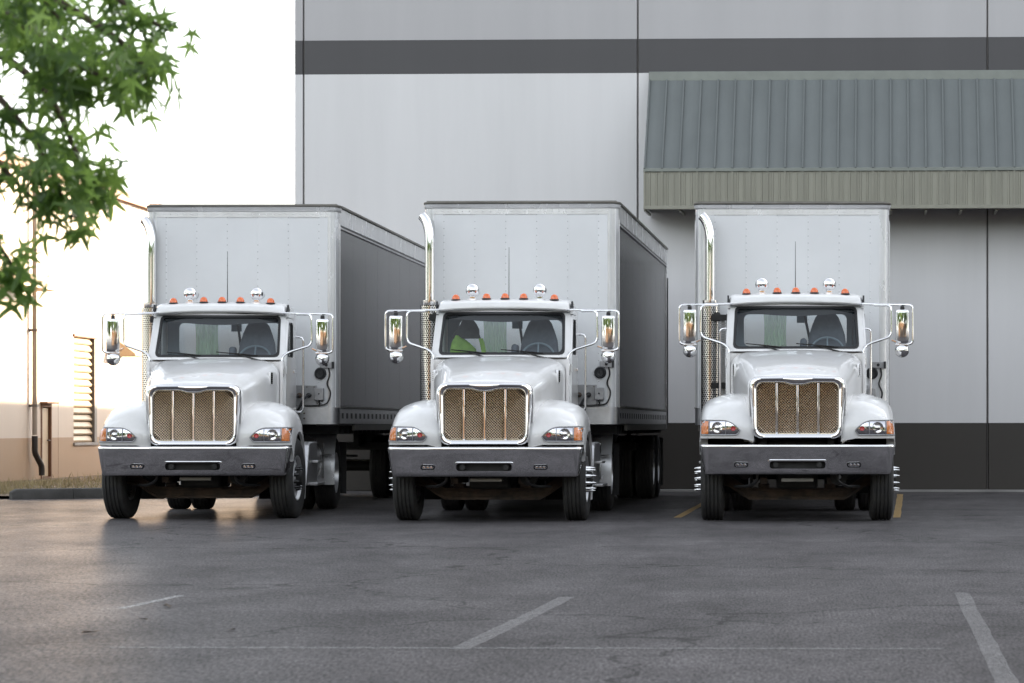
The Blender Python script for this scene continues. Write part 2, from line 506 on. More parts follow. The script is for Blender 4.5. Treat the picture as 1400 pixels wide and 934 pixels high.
def leaf_mat(name, c1, c2):
    m = bpy.data.materials.new(name); m.use_nodes = True
    nt = m.node_tree; N = nt.nodes; L = nt.links; b = N['Principled BSDF']
    oi = N.new('ShaderNodeObjectInfo'); g = N.new('ShaderNodeNewGeometry')
    n = N.new('ShaderNodeTexNoise'); n.inputs['Scale'].default_value = 5; L.new(g.outputs['Position'], n.inputs['Vector'])
    ad = N.new('ShaderNodeMath'); ad.operation = 'ADD'; L.new(oi.outputs['Random'], ad.inputs[0]); L.new(n.outputs['Fac'], ad.inputs[1])
    r_ = N.new('ShaderNodeMapRange'); r_.inputs['From Min'].default_value = .4; r_.inputs['From Max'].default_value = 1.5; L.new(ad.outputs[0], r_.inputs[0])
    mx = N.new('ShaderNodeMix'); mx.data_type = 'RGBA'; mx.inputs[6].default_value = (*c1, 1); mx.inputs[7].default_value = (*c2, 1)
    L.new(r_.outputs[0], mx.inputs[0])
    L.new(mx.outputs[2], b.inputs['Base Color']); b.inputs['Roughness'].default_value = .34
    tl = N.new('ShaderNodeBsdfTranslucent')
    hs_ = N.new('ShaderNodeHueSaturation'); hs_.inputs['Value'].default_value = 2.5; hs_.inputs['Hue'].default_value = .475; L.new(mx.outputs[2], hs_.inputs['Color']); L.new(hs_.outputs[0], tl.inputs[0])
    ms = N.new('ShaderNodeMixShader'); ms.inputs[0].default_value = .5
    L.new(b.outputs[0], ms.inputs[1]); L.new(tl.outputs[0], ms.inputs[2]); L.new(ms.outputs[0], N['Material Output'].inputs[0])
    MAT[name] = m
leaf_mat('leaf_green', (.045, .10, .025), (.11, .20, .045))
leaf_mat('far_leaf', (.03, .065, .018), (.07, .12, .03))

# ------------------------------------------------------------------ the setting
g = MB()
g.add([(-1800, -1800, 0), (1800, -1800, 0), (1800, 2400, 0), (-1800, 2400, 0)], [(0, 1, 2, 3)])
tag(g.build('asphalt_ground', 'asphalt'), kind='structure')

def ground_strip(name, a, b, width, m, z=.004):
    """painted line between two photo points on the ground"""
    def gp(p):
        Z = CAM_H * FPX / (p[1] - PPY)
        return at(p[0], p[1], Z)
    A, B = gp(a), gp(b)
    d = (B - A).normalized(); n = Vector((-d.y, d.x, 0)) * width / 2
    rows = 14
    mb = MB()
    rg = random.Random(hash(name + str(a)) & 0xffff)
    L_, R_ = [], []
    for i in range(rows + 1):
        p = A.lerp(B, i / rows)
        L_.append(p + n * (1 + rg.uniform(-.12, .12))); R_.append(p - n * (1 + rg.uniform(-.12, .12)))
    mb.loft([L_, R_], False)
    for p in mb.v: p.z = z
    return tag(mb.build(name, m, smooth=0), kind='structure')
ground_strip('parking_line', (628, 889), (776, 817), .11, 'white_line')
ground_strip('parking_line', (1314, 811), (1382, 945), .11, 'white_line')
ground_strip('parking_line', (150, 886), (1290, 888), .05, 'thin_line')
ground_strip('parking_line', (165, 833), (247, 815), .07, 'thin_line')
ground_strip('parking_line', (926, 708), (985, 676), .10, 'yellow_line')
ground_strip('parking_line', (1226, 708), (1231, 676), .10, 'yellow_line')

# soil bed by the left building, then its kerb
sb = MB()
bed = [at(-60, 683, 47.3), at(150, 681, 48.3), (-9.2, 52, 0), (-9.0, 59, 0), (-15.4, 75, 0), (-40, 60, 0), (-40, 47, 0)]
sb.add([(p[0], p[1], .05) for p in bed], [tuple(range(len(bed)))])
# ------------------------------------------------------------------ the big warehouse
WT = .04
def wall_u(px):
    k = (px - PPX) / FPX
    Y = 53.233 / (1 + WT * k)
    return (k * Y + 8.707) * math.sqrt(1 + WT * WT)
wh = empty('warehouse', (-8.707, 53.58, 0), -math.atan(WT), 'pale grey concrete warehouse with dark stripe and green metal awning behind the trucks', 'warehouse')
H = 17.5  # unseen upper wall raised so its shadow covers the lot and tree
joints = [0.0, wall_u(415), wall_u(872), wall_u(1350)]
while joints[-1] < 78: joints.append(joints[-1] + 6.35)
for i in range(len(joints) - 1):
    a, b = joints[i] + (.014 if i else 0), joints[i + 1] - .014
    MB().box(a, b, 0, .2, 0.0, H).build('wall_panel', 'warehouse_paint', wh, bevel=.012, seg=1)
UE = joints[-1]
MB().box(.03, UE - .05, .13, .19, .02, H - .05).build('joint_backing', 'joint_dark', wh)
MB().box(0.0, UE, .203, 7.0, 0, H - .3).build('building_core', 'cream_wall', wh)  # unseen depth kept shallow so sun passes behind to the side building
MB().box(-.06, UE + .06, -.05, .26, H + .002, H + .12).build('parapet_cap', 'rail_dull', wh, bevel=.01)
MB().box(0.0, UE, 7.004, 46, 0, 4.12).build('shadow_block', 'cream_wall', wh)  # unseen block added to cast shade on the side building's lower wall
for i in range(1, len(joints) - 1):        # caulked bead in each joint
    MB().tube([(joints[i] + .0, .06, .01), (joints[i] + .0, .06, H - .06)], .017, 6).build('joint_bead', 'pipe_grey', wh)
MB().box(3.0, 70, -.42, -.02, -.04, .035).build('footing_strip', 'concrete', wh, bevel=.01)

# awning
AU0, AU1 = wall_u(889), 27.0
PROJ, ZT, ZE, ZF = 1.25, 7.50, 5.79, 5.11
aw = MB().add([(AU0 + .02, -.02, ZF + .05), (AU1, -.02, ZF + .05), (AU1, -PROJ + .03, ZF + .05), (AU0 + .02, -PROJ + .03, ZF + .05),
               (AU0 + .02, -.02, ZF + .09), (AU1, -.02, ZF + .09), (AU1, -PROJ + .03, ZF + .09), (AU0 + .02, -PROJ + .03, ZF + .09)],
              [(0, 3, 2, 1), (4, 5, 6, 7), (0, 1, 5, 4), (1, 2, 6, 5), (2, 3, 7, 6), (3, 0, 4, 7)]).build('awning', 'awning_dark', wh)
endc = MB().plate([(-.004, ZF), (-PROJ + .004, ZF), (-PROJ + .004, ZE), (-.004, ZT)], [], lambda u, v, w: (AU0 + .01 - w, u, v), .02)
endc.build('end_panel', 'awning_green', aw)
MB().box(AU0 - .02, AU1, -.10, -.004, ZT - .01, ZT + .17).build('top_flashing', 'awning_trim', aw, bevel=.015)
MB().box(AU0 - .02, AU1, -PROJ - .035, -PROJ + .03, ZE - .055, ZE + .012).build('eave_trim', 'awning_trim', aw, bevel=.008)
MB().box(AU0 - .02, AU1, -PROJ - .03, -PROJ + .06, ZF - .045, ZF + .02).build('bottom_trim', 'awning_olive', aw, bevel=.006)
pitch = .314
npan = int((AU1 - AU0) / pitch)
sl = math.hypot(PROJ - .1, ZT - ZE)
# local panel frame: origin at eave, u along wall, v up slope, w out of the slope
dv = Vector((0, PROJ - .1, ZT - ZE)).normalized(); dw = Vector((0, -dv.z, dv.y))
def spt(u, v, w): return Vector((u, 0, 0)) + dv * v + dw * w
pm = MB()
ps = [(0.0, 0), (.015, 0), (.105, .0), (.115, .004), (.195, .004), (.205, 0), (pitch - .006, 0)]
pm.loft([[spt(u, 0, w) for u, w in ps] + [spt(u, 0, w - .012) for u, w in reversed(ps)], [spt(u, sl, w) for u, w in ps] + [spt(u, sl, w - .012) for u, w in reversed(ps)]], True, True)
pan_me = pm.mesh('roof_panel', 'awning_green', 25)
rm = MB(); rm.loft([[spt(-.018, t, -.005), spt(-.014, t, .042), spt(.014, t, .042), spt(.018, t, -.005)] for t in (-.012, sl)], True, True)
rib_me = rm.mesh('seam_rib', 'awning_green', 25)
cm = MB(); cm.loft([[spt(-.016, t, .001), spt(-.012, t, .036), spt(.012, t, .036), spt(.016, t, .001)] for t in (-.018, -.0125)], True, True)
cap_me = cm.mesh('rib_end', 'joint_dark', 25)
fp = [(0, 0), (.07, 0), (.078, -.014), (.098, -.014), (.106, 0), (.19, 0), (.198, -.014), (.218, -.014), (.226, 0), (pitch - .008, 0)]
fm = MB(); fm.loft([[(u, w, z) for u, w in fp] + [(u, w + .02, z) for u, w in reversed(fp)] for z in (ZF + .02, ZE - .05)], True, True)
fas_me = fm.mesh('fascia_panel', 'awning_olive', 25)
frm = MB().box(-.016, .012, -.035, .01, ZF - .03, ZE - .052)
frib_me = frm.mesh('fascia_rib', 'awning_olive', 25)
tm = MB().box(-.02, .02, -PROJ + .08, -.05, ZF - .075, ZF - .03)
brk_me = tm.mesh('soffit_bracket', 'awning_olive', 25)
for i in range(npan):
    u = AU0 + i * pitch
    link('roof_panel', pan_me, aw, (u + .003, -PROJ, ZE))
    link('seam_rib', rib_me, aw, (u, -PROJ, ZE))
    link('rib_end', cap_me, aw, (u, -PROJ, ZE))
    link('fascia_panel', fas_me, aw, (u + .004, -PROJ, 0))
    link('fascia_rib', frib_me, aw, (u, -PROJ, 0))
    if i % 2 == 0: link('soffit_bracket', brk_me, aw, (u, 0, 0))

# ------------------------------------------------------------------ the lower building on the left
LT = .0156
lb = empty('side_building', (-15.7, 58.4, 0), -math.atan(LT), 'low cream building with tan base, drainpipe and slatted shutter at the left', 'building')
def wall_w(px):
    k = (px - PPX) / FPX
    return 16.62 / (LT - k) - 58.4
LH = 6.62
lj = [0, wall_w(79), wall_w(157)]
while lj[-1] < 60: lj.append(lj[-1] + 6)
sh0, sh1, shz0, shz1 = wall_w(100), wall_w(131), .82, 3.2
d0, d1, dz1 = wall_w(56), wall_w(68.5), 1.62
for i in range(len(lj) - 1):
    a, b = lj[i] + (.012 if i else 0), lj[i + 1] - .012
    holes = []
    if a < sh0 < b: holes.append([(sh0, shz0), (sh1, shz0), (sh1, shz1), (sh0, shz1)])
    if a < d0 < b: holes.append([(d0, .08), (d1, .08), (d1, dz1), (d0, dz1)])
    MB().plate([(a, 0), (b, 0), (b, LH), (a, LH)], holes, lambda u, v, w: (-w, u, v), .22).build('wall_panel', 'annex_paint', lb)
MB().box(-26, -.5, .01, 60, 0, LH - .2).build('building_core', 'cream_wall', lb)
MB().box(-26, -.02, -.2, -.004, 0, LH).build('end_wall', 'annex_paint', lb)
MB().box(-.30, .10, -.25, 60, LH + .003, LH + .20).build('roof_trim', 'wood_trim', lb, bevel=.02)
MB().box(.101, .16, -.25, 60, LH - .06, LH + .17).build('gutter', 'wood_trim', lb, bevel=.02)
# shutter
shut = MB().box(-.24, -.20, sh0 - .02, sh1 + .02, shz0 - .02, shz1 + .02).build('shutter', 'soil', lb)
n = 15
for i in range(n):
    z = shz0 + (i + .5) * (shz1 - shz0) / n
    hgt = (shz1 - shz0) / n
    MB().plate([(-.10, z - hgt * .45), (-.035, z - hgt * .42), (-.02, z - hgt * .2), (-.085, z + hgt * .47), (-.10, z + hgt * .47)], [], lambda u, v, w: (u, sh0 + .03 + w, v), sh1 - sh0 - .30).build('slat', 'shutter_slat', shut)
MB().box(-.14, .03, sh1 - .26, sh1 - .02, shz0, shz1).build('shutter_rail', 'pipe_grey', shut, bevel=.01)
MB().box(-.02, .05, sh0 - .06, sh1 + .04, shz0 - .07, shz0 - .003).build('shutter_sill', 'concrete', shut, bevel=.01)
MB().box(-.02, .04, sh0 - .06, sh1 + .04, shz1 + .003, shz1 + .06).build('shutter_head', 'wood_trim', shut, bevel=.01)
# door
dr = MB().box(-.10, -.04, d0 + .04, d1 - .04, .10, dz1 - .04).build('door', 'door_cream', lb, bevel=.008)
fr = MB().plate([(d0 - .05, .06), (d1 + .05, .06), (d1 + .05, dz1 + .05), (d0 - .05, dz1 + .05)], [[(d0 + .02, .09), (d1 - .02, .09), (d1 - .02, dz1 - .02), (d0 + .02, dz1 - .02)]], lambda u, v, w: (.02 - w, u, v), .1)
fr.build('door_frame', 'wood_trim', dr)
MB().tube(fillet([(-.04, d1 - .14, .88), (.03, d1 - .14, .88), (.03, d1 - .30, .88)], .02), .014, 6).build('door_handle', 'pipe_black', dr)
for z in (.35, .9, 1.4): MB().box(-.045, -.02, d0 + .01, d0 + .06, z, z + .1).build('hinge', 'pipe_black', dr)
MB().box(-.02, .16, d0 - .1, d1 + .1, dz1 + .055, dz1 + .09).build('door_hood', 'wood_trim', dr)
# drainpipe and its black shoe
wp = wall_w(40)
pp = MB().tube([(.11, wp, LH), (.11, wp, 1.0)], .055, 10).build('drainpipe', 'downpipe_paint', lb)
MB().tube(fillet([(.11, wp, .98), (.11, wp, .62), (.20, wp + .22, .34), (.20, wp + .22, .14)], .08), .065, 10).build('drain_shoe', 'pipe_black', pp)
for z in (1.6, 3.2, 4.9): MB().box(.0, .18, wp - .08, wp + .08, z, z + .05).build('pipe_strap', 'pipe_grey', pp)
# small sloped door canopies
def canopy(w0, w1, z0, z1, pr):
    mb = MB().loft([[(.004, w, z1), (pr, w, z0 + .05), (pr, w, z0), (.004, w, z0)] for w in (w0, w1)], True, True)
    mb.build('door_canopy', 'shutter_slat', lb, bevel=.01)
canopy(wall_w(-20), wall_w(33), 4.02, 4.42, .75)
canopy(wall_w(150), wall_w(167), 2.85, 3.35, .6)

tag(sb.build('planting_bed', 'soil', smooth=0), kind='structure')
kb = empty('kerb', at(17, 683, 47.3), 0, 'dark concrete kerb edging the dry grass strip at the left', 'kerb')
kb.location.z = 0
seglen = 1.05
kdir = (at(150, 681, 48.3) - at(17, 683, 47.3)); kdir.z = 0; kdir.normalize()
kn = Vector((-kdir.y, kdir.x, 0))
for i in range(5):
    s0, s1 = i * seglen + (.004 if i else 0), (i + 1) * seglen - .004
    prof = [(0, -.02), (.012, .13), (.04, .165), (.15, .17), (.17, .15), (.17, -.02)]
    rings = []
    for s, sh in ([(s0, .72), (s0 + .09, .97)] if i == 0 else []) + [(s0 + (.1 if i == 0 else 0), 1), (s1, 1)]:
        rings.append([kdir * s + kn * (o_ * sh + (1 - sh) * .06) + Vector((0, 0, z * (sh if i == 0 else 1))) for o_, z in prof])
    MB().loft(rings, True, True).build('kerb_stone', 'concrete_dark', kb, bevel=.008)
# dry grass
gm = MB(); rg = random.Random(3)
for i in range(5200):
    px = rg.uniform(-60, 200); Z = rg.uniform(48.6, 60.5)
    x = (px - PPX) / FPX * Z
    if x < -15.5 + (0 if Z > 58 else -10): continue
    dens = math.sin(x * 1.7) + math.sin(Z * 1.3 + x) * .8 + rg.uniform(-1, 1)
    h = .03 + .085 * max(0, dens) * rg.random() + .02 * rg.random()
    a = rg.uniform(0, 6.28); ln = rg.uniform(0, .7) * h; w = .006 + .004 * rg.random()
    c, s = math.cos(a), math.sin(a)
    gm.add([(x - w * s, Z + w * c, .045), (x + w * s, Z - w * c, .045), (x + ln * c * .5 + w * .6 * s, Z + ln * s * .5 - w * .6 * c, .045 + h * .6), (x + ln * c, Z + ln * s, .045 + h)], [(0, 1, 2, 3)])
tag(gm.build('dry_grass', 'dry_grass', smooth=0), 'dry straw coloured grass on the strip by the low building', 'grass', kind='stuff')

# ------------------------------------------------------------------ tractor prototype (x across, y away from the bumper, z up)
def resample(loop, n):
    P = [Vector((p[0], p[1], 0)) for p in loop]
    seg = [(P[(i + 1) % len(P)] - P[i]).length for i in range(len(P))]
    tot = sum(seg); out = []; i = 0; acc = 0
    for k in range(n):
        t = tot * k / n
        while acc + seg[i] < t: acc += seg[i]; i += 1
        q = P[i].lerp(P[(i + 1) % len(P)], (t - acc) / max(seg[i], 1e-9))
        out.append((q.x, q.y))
    return out

def lerp_tab(tab, t):
    for a, b in zip(tab, tab[1:]):
        if t <= b[0]:
            k = (t - a[0]) / (b[0] - a[0])
            return [x + (y - x) * k for x, y in zip(a[1:], b[1:])]
    return list(tab[-1][1:])

def catmull(P, n):
    out = []
    for i in range(len(P) - 1):
        p0, p1, p2, p3 = Vector(P[max(i - 1, 0)]), Vector(P[i]), Vector(P[i + 1]), Vector(P[min(i + 2, len(P) - 1)])
        for j in range(n):
            t = j / n
            out.append(.5 * ((2 * p1) + (p2 - p0) * t + (2 * p0 - 5 * p1 + 4 * p2 - p3) * t * t + (3 * p1 - p0 - 3 * p2 + p3) * t ** 3))
    out.append(Vector(P[-1]))
    return out

# ---- wheel meshes (axis x, outer face towards +x)
def tyre_mesh():
    pr = [(.285, -.115), (.30, -.128), (.345, -.140), (.41, -.147), (.465, -.143), (.50, -.130), (.514, -.116)]
    for gx in (-.072, -.025, .025, .072):
        pr += [(.522, gx - .010), (.509, gx - .006), (.509, gx + .006), (.522, gx + .010)]
    pr += [(.514, .116), (.50, .130), (.465, .143), (.41, .147), (.345, .140), (.30, .128), (.285, .115), (.285, -.115)]
    return MB().lathe(pr, n=56).mesh('tyre', 'tyre_rubber', 30)
TYRE = tyre_mesh()
def steer_rim_mesh():
    mb = MB()
    mb.lathe([(.283, -.118), (.292, .130), (.280, .128), (.268, .085)], n=40)
    outer = [(.270 * math.cos(2 * math.pi * k / 40), .270 * math.sin(2 * math.pi * k / 40)) for k in range(40)]
    inner = [(.185 * math.cos(2 * math.pi * k / 40), .185 * math.sin(2 * math.pi * k / 40)) for k in range(40)]
    holes = []
    for j in range(10):
        a = 2 * math.pi * (j + .5) / 10
        holes.append([(.228 * math.cos(a) + .026 * math.cos(b), .228 * math.sin(a) + .026 * math.sin(b)) for b in [2 * math.pi * q / 10 for q in range(10)]])
    def fn(u, v, w):
        r_ = math.hypot(u, v)
        return (.078 + (.27 - r_) * .35 - w, u, v)
    mb.plate(outer, holes + [inner], fn, .012)
    mb.lathe([(.186, .100), (.182, .110), (.10, .112), (.10, .125)], n=32)
    return mb.mesh('rim', 'rim_alloy', 30)
def hub_mesh():
    return MB().lathe([(.26, .02), (.0995, .02), (.0995, .135), (.094, .185), (.085, .197), (.02, .20), (.001, .20)], n=28).mesh('wheel', 'chassis', 30)
def lug_mesh():
    return MB().lathe([(.0, .095), (.026, .095), (.024, .125), (.020, .135), (.020, .165), (.012, .20), (.004, .232), (.0005, .236)], n=10).mesh('lug_nut', 'chrome', 40)
def drive_rim_mesh():
    mb = MB()
    mb.lathe([(.283, -.118), (.292, .130), (.276, .128), (.262, .06), (.25, -.06), (.20, -.105), (.12, -.11), (.12, -.02), (.11, .05), (.09, .06), (.001, .06)], n=36)
    return mb.mesh('rim', 'rim_alloy', 35)
STEER_RIM, HUB, LUG, DRIVE_RIM = steer_rim_mesh(), hub_mesh(), lug_mesh(), drive_rim_mesh()
INNER_DISC = MB().lathe([(.284, -.05), (.001, -.05)], n=24).mesh('wheel', 'chassis', 30)

def steer_wheel_at(parent, x, y, z, spin):
    w = link('wheel', HUB, parent, (x, y, z), (spin, 0, 0 if x > 0 else math.pi))
    link('tyre', TYRE, w); link('rim', STEER_RIM, w)
    for j in range(10):
        a = 2 * math.pi * j / 10
        link('lug_nut', LUG, w, (0, .143 * math.cos(a), .143 * math.sin(a)))
    return w
def dual_wheel_at(parent, x, y, z, gap=.335):
    w = link('wheel', INNER_DISC, parent, (x, y, z), (.3, 0, 0 if x > 0 else math.pi))
    link('tyre', TYRE, w); link('tyre', TYRE, w, (-gap, 0, 0)); link('rim', DRIVE_RIM, w)
    return w

BODY = []        # parts that ride up and down with the cab suspension

def make_tractor():
    t = empty('tractor_truck', (0, 0, 0))
    def body(o): BODY.append(o.name); o['rides'] = 1; return o
    # ---------------- bumper
    plan = fillet([(-1.200, .46, 0), (-1.206, .06, 0), (-.5, .004, 0), (0, 0, 0), (.5, .004, 0), (1.206, .06, 0), (1.200, .46, 0)], .11, 6)
    SW = .36
    def inside(p): return abs(p.x) <= SW + 1e-6
    # refine so that the tow slot has its own columns
    fine = []
    for a, b in zip(plan, plan[1:]):
        fine.append(a)
        for c in sorted([c for c in (-SW, SW) if min(a.x, b.x) < c < max(a.x, b.x) and abs(a.y) < .2], key=lambda q: (q - a.x) / (b.x - a.x + 1e-9)):
            fine.append(a.lerp(b, (c - a.x) / (b.x - a.x)))
        for c in (0.25, .5, .75):
            pass
    fine.append(plan[-1])
    prof = [(.905, -.09), (.930, -.05), (.938, -.024), (.936, -.006), (.928, .006), (.918, .011), (.905, .0100), (.82, -.003), (.735, -.016), (.632, -.034), (.60, -.041), (.585, -.047), (.575, -.056), (.566, -.07), (.566, -.10)]
    m = len(fine); rows = []
    for z, off in prof:
        row = []
        for i, p in enumerate(fine):
            tt = (fine[min(i + 1, m - 1)] - fine[max(i - 1, 0)]).normalized()
            nn = Vector((tt.y, -tt.x, 0))
            row.append(Vector((p.x, p.y, z)) + nn * off)
        rows.append(row)
    vs_ = [p for r_ in rows for p in r_]; fs = []
    for i in range(len(prof) - 1):
        for k in range(m - 1):
            if i == 8 and abs(fine[k].x) <= SW + .001 and abs(fine[k + 1].x) <= SW + .001: continue
            fs.append((i * m + k, i * m + k + 1, (i + 1) * m + k + 1, (i + 1) * m + k))
    bum = MB().add(vs_, fs).build('bumper', 'chrome', t, smooth=50)
    slot = rrect(0, .684, .345, .046, .035, 5)
    MB().ribbon(rrect(0, .684, .378, .062, .045, 5), slot, lambda u, v, w: (u, .004 + w + (.735 - v) * .16, v), .03).build('slot_rim', 'chrome', bum)
    MB().box(-.40, .40, .10, .12, .60, .77).build('slot_backing', 'chassis', bum)
    for s in (-1, 1):
        MB().tube([(s * .27, .02, .684), (s * .27, .10, .684)], .035, 10).build('tow_pin', 'chassis', bum)
        MB().ribbon(rrect(s * .70, .683, .088, .032, .028, 5), rrect(s * .70, .683, .074, .019, .017, 5), lambda u, v, w: (u, .014 + w + (.735 - v) * .16, v), .02).build('fog_lamp_rim', 'black_gloss', bum)
        fl = MB().plate(rrect(s * .70, .683, .075, .020, .018, 5), [], lambda u, v, w: (u, .022 + w + (.735 - v) * .16, v), .006).build('fog_lamp', 'reflector_silver', bum)
        for q in (-.045, 0, .045): MB().lathe([(.016, -.010), (.010, -.003), (.001, -.003)], (s * .70 + q, .03, .683), 'y', 10).build('fog_bulb', 'reflector_silver', bum)
    # ---------------- hood
    sec = [(.115, .600, 1.700, .13), (.13, .612, 1.738, .15), (.17, .622, 1.764, .17), (.27, .640, 1.795, .20), (.45, .668, 1.845, .23), (.75, .715, 1.925, .26), (1.1, .765, 2.00, .27), (1.45, .815, 2.06, .27), (1.70, .850, 2.098, .26), (1.76, .853, 2.105, .25)]
    def hood_ring(w, zt, r_, y):
        half = [(w - .012, .92), (w - .006, 1.2), (w, zt - r_ - .12)]
        for j in range(9):
            a = R(90 * j / 8)
            half.append((w - r_ + r_ * math.cos(a), zt - r_ * .82 - .03 + r_ * .82 * math.sin(a)))
        half += [((w - r_) * q, zt - .03 + .03 * (1 - q * q)) for q in (.75, .5, .25)]
        full = half + [(0, zt)] + [(-a_, b_) for a_, b_ in reversed(half)]
        return [Vector((a_, y, b_)) for a_, b_ in full]
    ys = [.115, .13, .15, .17, .22, .27, .36, .45, .6, .75, .92, 1.1, 1.28, 1.45, 1.58, 1.70, 1.76]
    rings = [hood_ring(*[lerp_tab(sec, y)[i] for i in range(3)], y) for y in ys]
    first = [Vector((p.x * .94, .135, p.z - .02)) for p in rings[0]]
    hood = body(MB().loft([first] + rings, False).build('hood', 'truck_paint', t, smooth=60))
    for s in (-1, 1):
        vt = rrect(1.36, 1.83, .055, .075, .028, 4)
        def sidept(u, v, w, s=s): return (s * (.802 + (u - 1.36) * .143 + .006 - w + (.0)), u, v)
        body(MB().plate(vt, [], sidept, .03).build('air_vent', 'black_gloss', hood))
        body(MB().ribbon(rrect(1.36, 1.83, .066, .086, .034, 4), vt, lambda u, v, w, s=s: (s * (.802 + (u - 1.36) * .143 + .010 - w), u, v), .03).build('vent_rim', 'truck_paint', hood))
        for q in (-.05, -.025, 0, .025, .05):
            MB().box(min(s * .800, s * .815), max(s * .800, s * .815), 1.32, 1.40, 1.83 + q - .004, 1.83 + q + .004).build('vent_louvre', 'black_plastic', hood)
    # ---------------- grille
    def gloop(hwt, hwb, z0, z1, r_, dip, y, bow=.0):
        l = resample(rrect(0, 0, 1, (z1 - z0) / 2 / hwt, r_ / hwt, 8), 120)
        out = []
        for u, v in l:
            z = (v * hwt) + (z0 + z1) / 2
            k = (z - z0) / (z1 - z0)
            x = u * (hwb + (hwt - hwb) * k)
            if z > z1 - r_: z += bow * (1 - (x / hwt) ** 2) - dip * math.exp(-(x / .13) ** 4) * max(0, (z - (z1 - r_)) / r_)
            out.append(Vector((x, y, z)))
        return out
    gr = MB().loft([gloop(.598, .552, .955, 1.722, .10, 0, .20, .01), gloop(.603, .556, .952, 1.726, .11, 0, .085, .01), gloop(.592, .545, .957, 1.718, .11, 0, .040, .01),
                    gloop(.560, .522, .978, 1.700, .10, .010, .022, .006), gloop(.528, .508, 1.008, 1.674, .09, .022, .034), gloop(.505, .495, 1.032, 1.652, .075, .030, .062), gloop(.500, .492, 1.036, 1.648, .072, .030, .12)], True)
    gr = body(gr.build('grille', 'chrome', t, smooth=60))
    wires = MB(); x0, x1, z0, z1 = -.515, .515, 1.015, 1.665; p_ = .024
    for sg in (-1, 1):
        k = -.70
        while k < .70:
            # line x = k + sg*(z - zc)
            zc = (z0 + z1) / 2; pts = []
            za, zb = z0, z1
            # clip to x range
            for lim in (x0, x1):
                zl = zc + (lim - k) / sg
                if sg > 0:
                    if lim == x0: za = max(za, zl)
                    else: zb = min(zb, zl)
                else:
                    if lim == x0: zb = min(zb, zl)
                    else: za = max(za, zl)
            if zb - za > .01:
                yy = .098 + (.0035 if sg > 0 else 0)
                wires.tube([(k + sg * (za - zc), yy, za), (k + sg * (zb - zc), yy, zb)], .0043, 4, caps=False)
            k += p_ * 1.4142
    body(tag(wires.build('grille_mesh', 'mesh_steel', gr, smooth=0), kind='stuff'))
    for x in (-.258, 0, .258):
        MB().box(x - .013, x + .013, .070, .094, 1.02, 1.635 if x == 0 else 1.66).build('grille_bar', 'chrome', gr, bevel=.006)
    MB().box(-.58, .58, .20, .23, .96, 1.70).build('radiator', 'chassis', gr)
    # hood-to-bumper dark filler
    MB().box(-1.15, 1.15, .10, .30, .86, .925).build('filler_panel', 'black_plastic', t, bevel=.01)
    # ---------------- fenders
    Pc = catmull([(.075, .962, 0), (.055, 1.08, 0), (.085, 1.22, 0), (.20, 1.365, 0), (.42, 1.46, 0), (.70, 1.515, 0), (.98, 1.525, 0), (1.25, 1.47, 0), (1.47, 1.34, 0), (1.62, 1.15, 0), (1.68, .95, 0), (1.69, .80, 0)], 5)
    n_ = len(Pc)
    a0, a1 = R(196), R(-28)
    fender_bvh = None
    for s in (-1, 1):
        rings = []
        for i, p in enumerate(Pc):
            k = i / (n_ - 1)
            # arch lip: circle round the axle, front end squared off against the bumper
            a = a0 + (a1 - a0) * max(0, (k - .08) / .92)
            q = Vector((.985 + .625 * math.cos(a), .535 + .60 * math.sin(a), 0))
            if k < .22: q = Vector((.33 + k * .12, max(.962, q.y), 0)) if q.y < .962 else q
            cs = [(.54, -.02, .04), (.62, -.004, .02), (.72, .0, .0), (.84, .0, 0), (.94, .05, 0), (1.02, .115, 0), (1.09, .18, 0), (1.145, .275, 0), (1.185, .40, 0), (1.208, .57, 0), (1.218, .82, 0), (1.222, 1.0, 0)]
            ring = []
            for x, l, dz in cs:
                ll = max(l, 0)
                pt = p.lerp(q, ll)
                ring.append(Vector((s * x, pt.x + (.03 if x < .6 else 0), pt.y - dz)))
            qq = q + (q - p).normalized() * .012
            ring.append(Vector((s * 1.20, qq.x, qq.y))); ring.append(Vector((s * 1.12, qq.x, qq.y)))
            rings.append(ring)
        mb = MB().loft(rings, False)
        fd = body(mb.build('fender', 'truck_paint', t, smooth=62))
        bvh = BVHTree.FromPolygons(mb.v, mb.f)
        def surf(x, z, off):
            hit = bvh.ray_cast(Vector((s * x, -1, z)), Vector((0, 1, 0)))
            y = hit[0].y if hit[0] else .35
            return Vector((s * x, y - off, z))
        # inner wheel well
        arc = [(.985 + .60 * math.cos(R(a)), .535 + .575 * math.sin(R(a))) for a in range(160, -31, -10)]
        MB().loft([[(s * .62, y, z) for y, z in arc], [(s * 1.19, y, z) for y, z in arc]], False).build('wheel_well', 'chassis', fd)
        # headlamp: tear-drop, tall outer end
        XI, XO = .715, 1.206
        def zlo(u): return 1.005 + .055 * max(0, 1 - u / .12) ** 2
        def zhi(u): return 1.190 - .012 * (1 - u) - .115 * max(0, 1 - u / .42) ** 2.0 - .008 * max(0, u - .9) * 10
        def patch(u0, u1, off, nu, nv, inset=0):
            grid = []
            for j in range(nv + 1):
                row = []
                for i in range(nu + 1):
                    u = u0 + (u1 - u0) * i / nu
                    x = XI + (XO - XI) * u
                    lo, hi = zlo(u) + inset, zhi(u) - inset
                    row.append(surf(x, lo + (hi - lo) * j / nv, off))
                grid.append(row)
            return MB().loft(grid, False)
        hl = body(patch(0, 1, .004, 26, 8).build('headlight', 'reflector_silver', t, smooth=60))
        patch(.80, .985, .010, 6, 6, .012).build('turn_signal', 'amber_reflector', hl, smooth=60)
        patch(.05, .30, .0075, 8, 6, .018).build('lamp_divider', 'chrome_worn', hl, smooth=60)
